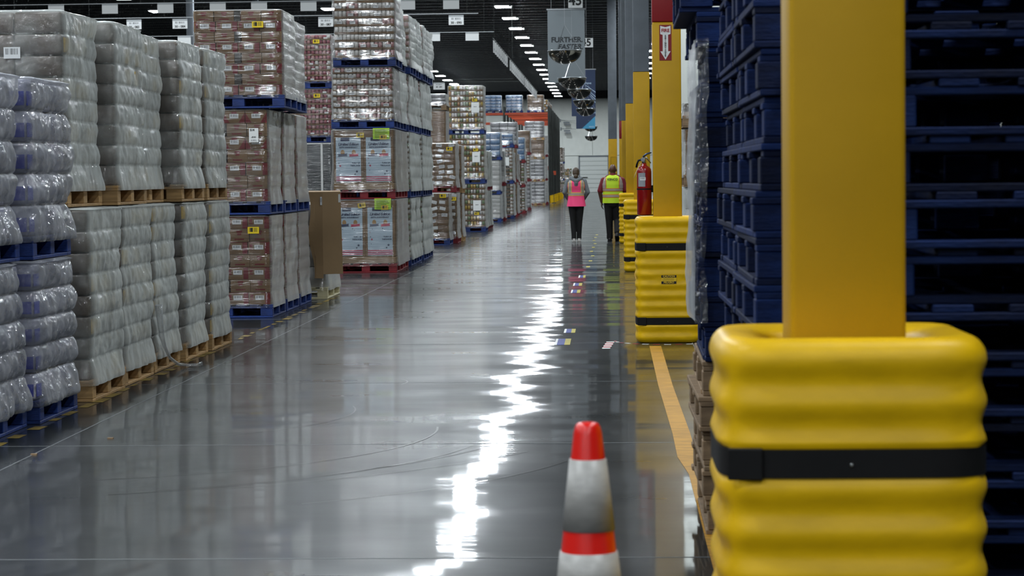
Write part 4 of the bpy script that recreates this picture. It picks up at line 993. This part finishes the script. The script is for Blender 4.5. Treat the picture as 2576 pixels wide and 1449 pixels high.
def vest(parent, secs, m, m_trim, text_=None, vstr=(.085, .16), bands=((.28, .34),), flare=0.0):
    """secs: (z, half width, half depth, y offset) from hem to shoulder; open loft with arm scoops, plus raised stripes"""
    def S(z):
        for i in range(len(secs)-1):
            a, b = secs[i], secs[i+1]
            if z <= b[0] or i == len(secs)-2:
                t = max(0, min(1, (z-a[0])/(b[0]-a[0]))); t = t*t*(3-2*t) if False else t
                return [a[k]+(b[k]-a[k])*t for k in (1, 2, 3)]
    def P(z, t, off=0.0):
        hw, hd, oy = S(z); c, s = math.cos(t), math.sin(t); e = .72
        x = (hw+off)*math.copysign(abs(c)**e, c); y = (hd+off)*math.copysign(abs(s)**e, s)+oy
        fold = .006*math.sin(t*7+z*9)*max(0, (secs[0][0]+.35-z)/.35)
        n = Vector((c, s)); return Vector((x+n.x*fold, y+n.y*fold, z))
    z0, z1 = secs[0][0], secs[-1][0]; n = 64
    b = MB(); g = [[P(z0+(z1-z0)*j/40, 2*PI*k/n) for k in range(n)] for j in range(41)]
    b.grid(g, m, closed=True); b.grid([[p*1.0 for p in g[-1]], [Vector((p.x*.55, p.y*.55, z1+.02)) for p in g[-1]]], m, closed=True)
    o = obj('vest', b, parent)
    def stripe(name, za, zb, fn, mm, off):
        gg = []
        for j in range(25):
            z = za+(zb-za)*j/24; gg.append([P(z, t, off) for t in fn(z)])
        obj(name, MB().grid(gg, mm), o)
    def xt(z, x):       # angle on the back half where the width equals x
        hw = S(z)[0]; c = max(-.999, min(.999, math.copysign(abs(x/hw)**(1/.72), x))); return 2*PI-math.acos(c)
    for (za, zb) in bands:
        for (a, c, mm, off) in ((za-.016, zb+.016, m_trim, .003), (za, zb, REFL, .006)):
            stripe('reflective_band', a, c, lambda z: [2*PI*k/n for k in range(n+1)], mm, off)
    for sgn in (-1, 1):
        for (a, c, mm, off) in ((vstr[0]-.014, vstr[1]+.014, m_trim, .004), (vstr[0], vstr[1], REFL, .007)):
            stripe('shoulder_stripe', bands[-1][1]+.01, z1, lambda z: [xt(z, sgn*(a+(c-a)*k/6)) for k in range(7)], mm, off)
    if text_:
        me = text_mesh(text_, .066, BLKP, extrude=.001, space=1.05).copy(); zc = bands[-1][1]+.215
        for q in me.vertices:
            x, z = q.co.x, q.co.y+zc; q.co = Vector((x, P(z, xt(z, x), .004).y-.003+q.co.z, z))
        obj('lettering', me, o)
    return o

# ---- woman in a pink vest, hands in the hoodie's front pocket
W = thing('person', 'person in pink safety vest and grey hoodie walking away', 'person', (-.73, 52.3, 0), math.radians(2))
hd = (0, .01, 1.565)
body = [(hd, (.070, .088, .105)), ((0, .03, 1.52), (.058, .075, .075)), ((0, .085, 1.545), .014), ((0, .005, 1.50), .05, (0, -.005, 1.40), .055)] + \
       [((s*.07, .005, 1.555), (.012, .02, .03)) for s in (-1, 1)] + [((-.05, 0, 1.36), .09, (.05, 0, 1.36), .09), ((0, 0, 1.30), (.16, .10, .12)), ((0, .01, 1.12), (.135, .09, .16)), ((0, 0, .93), (.165, .11, .13))]
for s in (-1, 1):
    body += [((s*.175, 0, 1.36), .05, (s*.245, -.03, 1.12), .04), ((s*.245, -.03, 1.12), .038, (s*.165, .10, .95), .028)]
    body += finger_set((s*.16, .105, .945), (-s*.9, .5, -.35), (0, -.6, -.5), (0, .3, .8), .85, .4)
    body += [((s*.085, 0, .88), .088, (s*.06, .0, .50), .055), ((s*.06, 0, .50), .05, (s*.055, -.02 if s < 0 else .04, .09), .034), ((s*.055, (-.02 if s < 0 else .04), .06), .035, (s*.06, (.12 if s < 0 else .18), .035), .028)]
blob('body', body, SKIN2, .007, 3, W)
for s in (-1, 1): obj('eye', MB().lathe([(.001, .011), (.008, .007), (.011, 0), (.008, -.007), (.001, -.011)], EYEW, 10), W, (s*.03, .085, 1.57))
obj('mouth', MB().bar((-.022, .096, 1.505), (.022, .096, 1.505), .007, mat('lips', hx('8E4A48'), .5)), W)
hairp = [((0, -.012, 1.585), (.081, .094, .100)), ((0, -.05, 1.55), (.072, .06, .095)), ((0, -.06, 1.50), (.05, .05, .05))]
blob('hair', hairp, HAIR, .007, 3, W)
blob('hair_bun', [((-.005, -.115, 1.475), (.052, .045, .055)), ((0, -.09, 1.49), .03)], HAIR, .006, 2, W)
hood = [((0, -.01, 1.30), (.185, .122, .13)), ((0, 0, 1.12), (.158, .115, .17)), ((0, 0, .95), (.168, .125, .13)), ((-.10, 0, 1.385), .06, (.10, 0, 1.385), .06), ((0, 0, 1.40), .075, (0, -.01, 1.43), .07)]
for s in (-1, 1): hood += [((s*.185, -.005, 1.365), .062, (s*.262, -.035, 1.12), .054), ((s*.262, -.035, 1.12), .052, (s*.175, .085, .965), .042)]
blob('hoodie', hood, HOOD, .008, 4, W)
blob('hood', [((-.11, -.07, 1.43), .045, (0, -.14, 1.37), .055), ((.11, -.07, 1.43), .045, (0, -.14, 1.37), .055), ((0, -.145, 1.33), .05), ((-.11, -.06, 1.43), .04, (-.09, .04, 1.45), .035), ((.11, -.06, 1.43), .04, (.09, .04, 1.45), .035), ((0, -.15, 1.29), (.05, .028, .04))], HOOD, .007, 4, W)
tr = [((-.07, 0, .90), .105, (.07, 0, .90), .105), ((0, -.02, .86), (.165, .125, .12))]
for s in (-1, 1):
    fy = -.02 if s < 0 else .04
    tr += [((s*.09, 0, .86), .10, (s*.072, .005, .50), .072), ((s*.072, .005, .50), .070, (s*.058, fy, .12), .056), ((s*.058, fy, .12), .056, (s*.058, fy, .085), .058)]
blob('trousers', tr, TROU, .008, 4, W)
for s in (-1, 1):
    fy = -.02 if s < 0 else .04
    sh = blob('shoe', [((s*.058, fy-.03, .04), .042, (s*.062, fy+.14, .032), .036), ((s*.06, fy-.02, .06), .042)], SHOEB, .006, 2, W)
    obj('sole', bevbox(.088, .27, .028, SHOEW, .010, 'sole', 2), sh, (s*.06, fy+.05, 0)); obj('heel_patch', bevbox(.06, .02, .05, SHOEW, .006, 'heel_patch', 2), sh, (s*.058, fy-.073, .02))
vest(W, [(.80, .214, .165, 0), (.88, .204, .158, 0), (.97, .188, .150, 0), (1.08, .178, .145, 0), (1.16, .186, .146, 0), (1.25, .202, .150, -.01), (1.34, .186, .142, -.015), (1.39, .155, .120, -.012), (1.425, .115, .090, -.01)], PINK, TRIMY, None, (.115, .165), ((1.055, 1.10),))

# ---- man in a yellow vest and dark red shirt
G = thing('person', 'person in yellow safety vest and dark red shirt walking away', 'person', (.105, 52.5, 0), math.radians(-3))
body = [((0, .01, 1.635), (.078, .098, .105)), ((0, .035, 1.58), (.066, .08, .075)), ((0, .108, 1.60), .016), ((0, 0, 1.55), .062, (0, -.01, 1.44), .066)] + [((s*.08, .0, 1.61), (.013, .022, .034)) for s in (-1, 1)]
body += [((-.08, 0, 1.40), .105, (.08, 0, 1.40), .105), ((0, .01, 1.28), (.20, .125, .16)), ((0, .02, 1.08), (.175, .125, .16)), ((0, 0, .94), (.175, .125, .13))]
body += [((-.200, 0, 1.37), .058, (-.295, -.02, 1.12), .052), ((-.295, -.02, 1.12), .050, (-.265, .05, .90), .034)] + finger_set((-.263, .052, .89), (.02, .10, -1), (.8, 0, 0), (.2, .95, 0), 1.05, .55)
body += [((.200, 0, 1.37), .058, (.290, -.02, 1.13), .052), ((.290, -.02, 1.13), .050, (.20, .18, 1.02), .034)] + finger_set((.195, .19, 1.015), (-.5, .85, -.05), (-.5, -.2, -.5), (.1, .2, .95), 1.05, .7)
legs = ((-.085, .03, .03), (.095, -.10, .06))     # hip x, knee/foot lead, lift
body += [((-.10, 0, .88), .10, (-.09, .03, .48), .066), ((-.09, .03, .48), .062, (-.08, .0, .10), .042), ((-.08, 0, .07), .04, (-.085, .16, .035), .034)]
body += [((.10, 0, .88), .10, (.10, .02, .48), .066), ((.10, .02, .48), .062, (.10, -.24, .18), .042), ((.10, -.25, .15), .04, (.105, -.16, .04), .034)]
blob('body', body, SKIN1, .007, 3, G)
for s in (-1, 1): obj('eye', MB().lathe([(.001, .012), (.009, .008), (.012, 0), (.009, -.008), (.001, -.012)], EYEW, 10), G, (s*.032, .094, 1.64))
obj('mouth', MB().bar((-.026, .105, 1.565), (.026, .105, 1.565), .008, mat('dark_lips', hx('5E302C'), .5)), G)
sh = [((-.09, 0, 1.400), .110, (.09, 0, 1.400), .110), ((0, .0, 1.28), (.215, .145, .17)), ((0, .01, 1.08), (.20, .145, .17)), ((0, 0, .93), (.20, .145, .12)), ((0, 0, 1.50), .075, (0, -.01, 1.46), .085)]
sh += [((-.205, 0, 1.375), .078, (-.285, -.018, 1.15), .070), ((.205, 0, 1.375), .078, (.280, -.018, 1.16), .070)]
blob('shirt', sh, MAROON, .008, 4, G)
tr = [((-.08, 0, .90), .12, (.08, 0, .90), .12), ((0, -.02, .86), (.185, .14, .12)), ((-.10, 0, .86), .115, (-.09, .03, .48), .088), ((-.09, .03, .48), .086, (-.08, .0, .14), .072), ((-.08, 0, .14), .072, (-.08, 0, .09), .074),
      ((.10, 0, .86), .115, (.10, .02, .48), .088), ((.10, .02, .48), .086, (.10, -.22, .21), .068)]
blob('trousers', tr, TROU, .009, 4, G)
for (x, y, z, tilt) in ((-.08, 0, 0, 0), (.10, -.25, .085, -.75)):
    s = blob('shoe', [((x, y-.03, .045+z), .05, (x, y+(.17 if not tilt else .10), .036+(0 if not tilt else 0)), .042), ((x, y-.02, .07+z), .048)], SHOEB, .007, 2, G)
    obj('sole', bevbox(.10, .30, .022, BLK, .008, 'sole', 2), s, (x, y+(.055 if not tilt else .03), 0 if not tilt else .04), (tilt*.7, 0, 0))
vest(G, [(.865, .240, .180, 0), (.98, .235, .178, 0), (1.12, .228, .172, 0), (1.28, .238, .170, 0), (1.38, .215, .155, -.005), (1.44, .180, .130, -.01), (1.485, .125, .095, -.01)], HIVIS, TRIMO, 'KENCO', (.155, .225), ((1.005, 1.045), (1.145, 1.185)))

bpy.data.scenes.remove(SIDE)
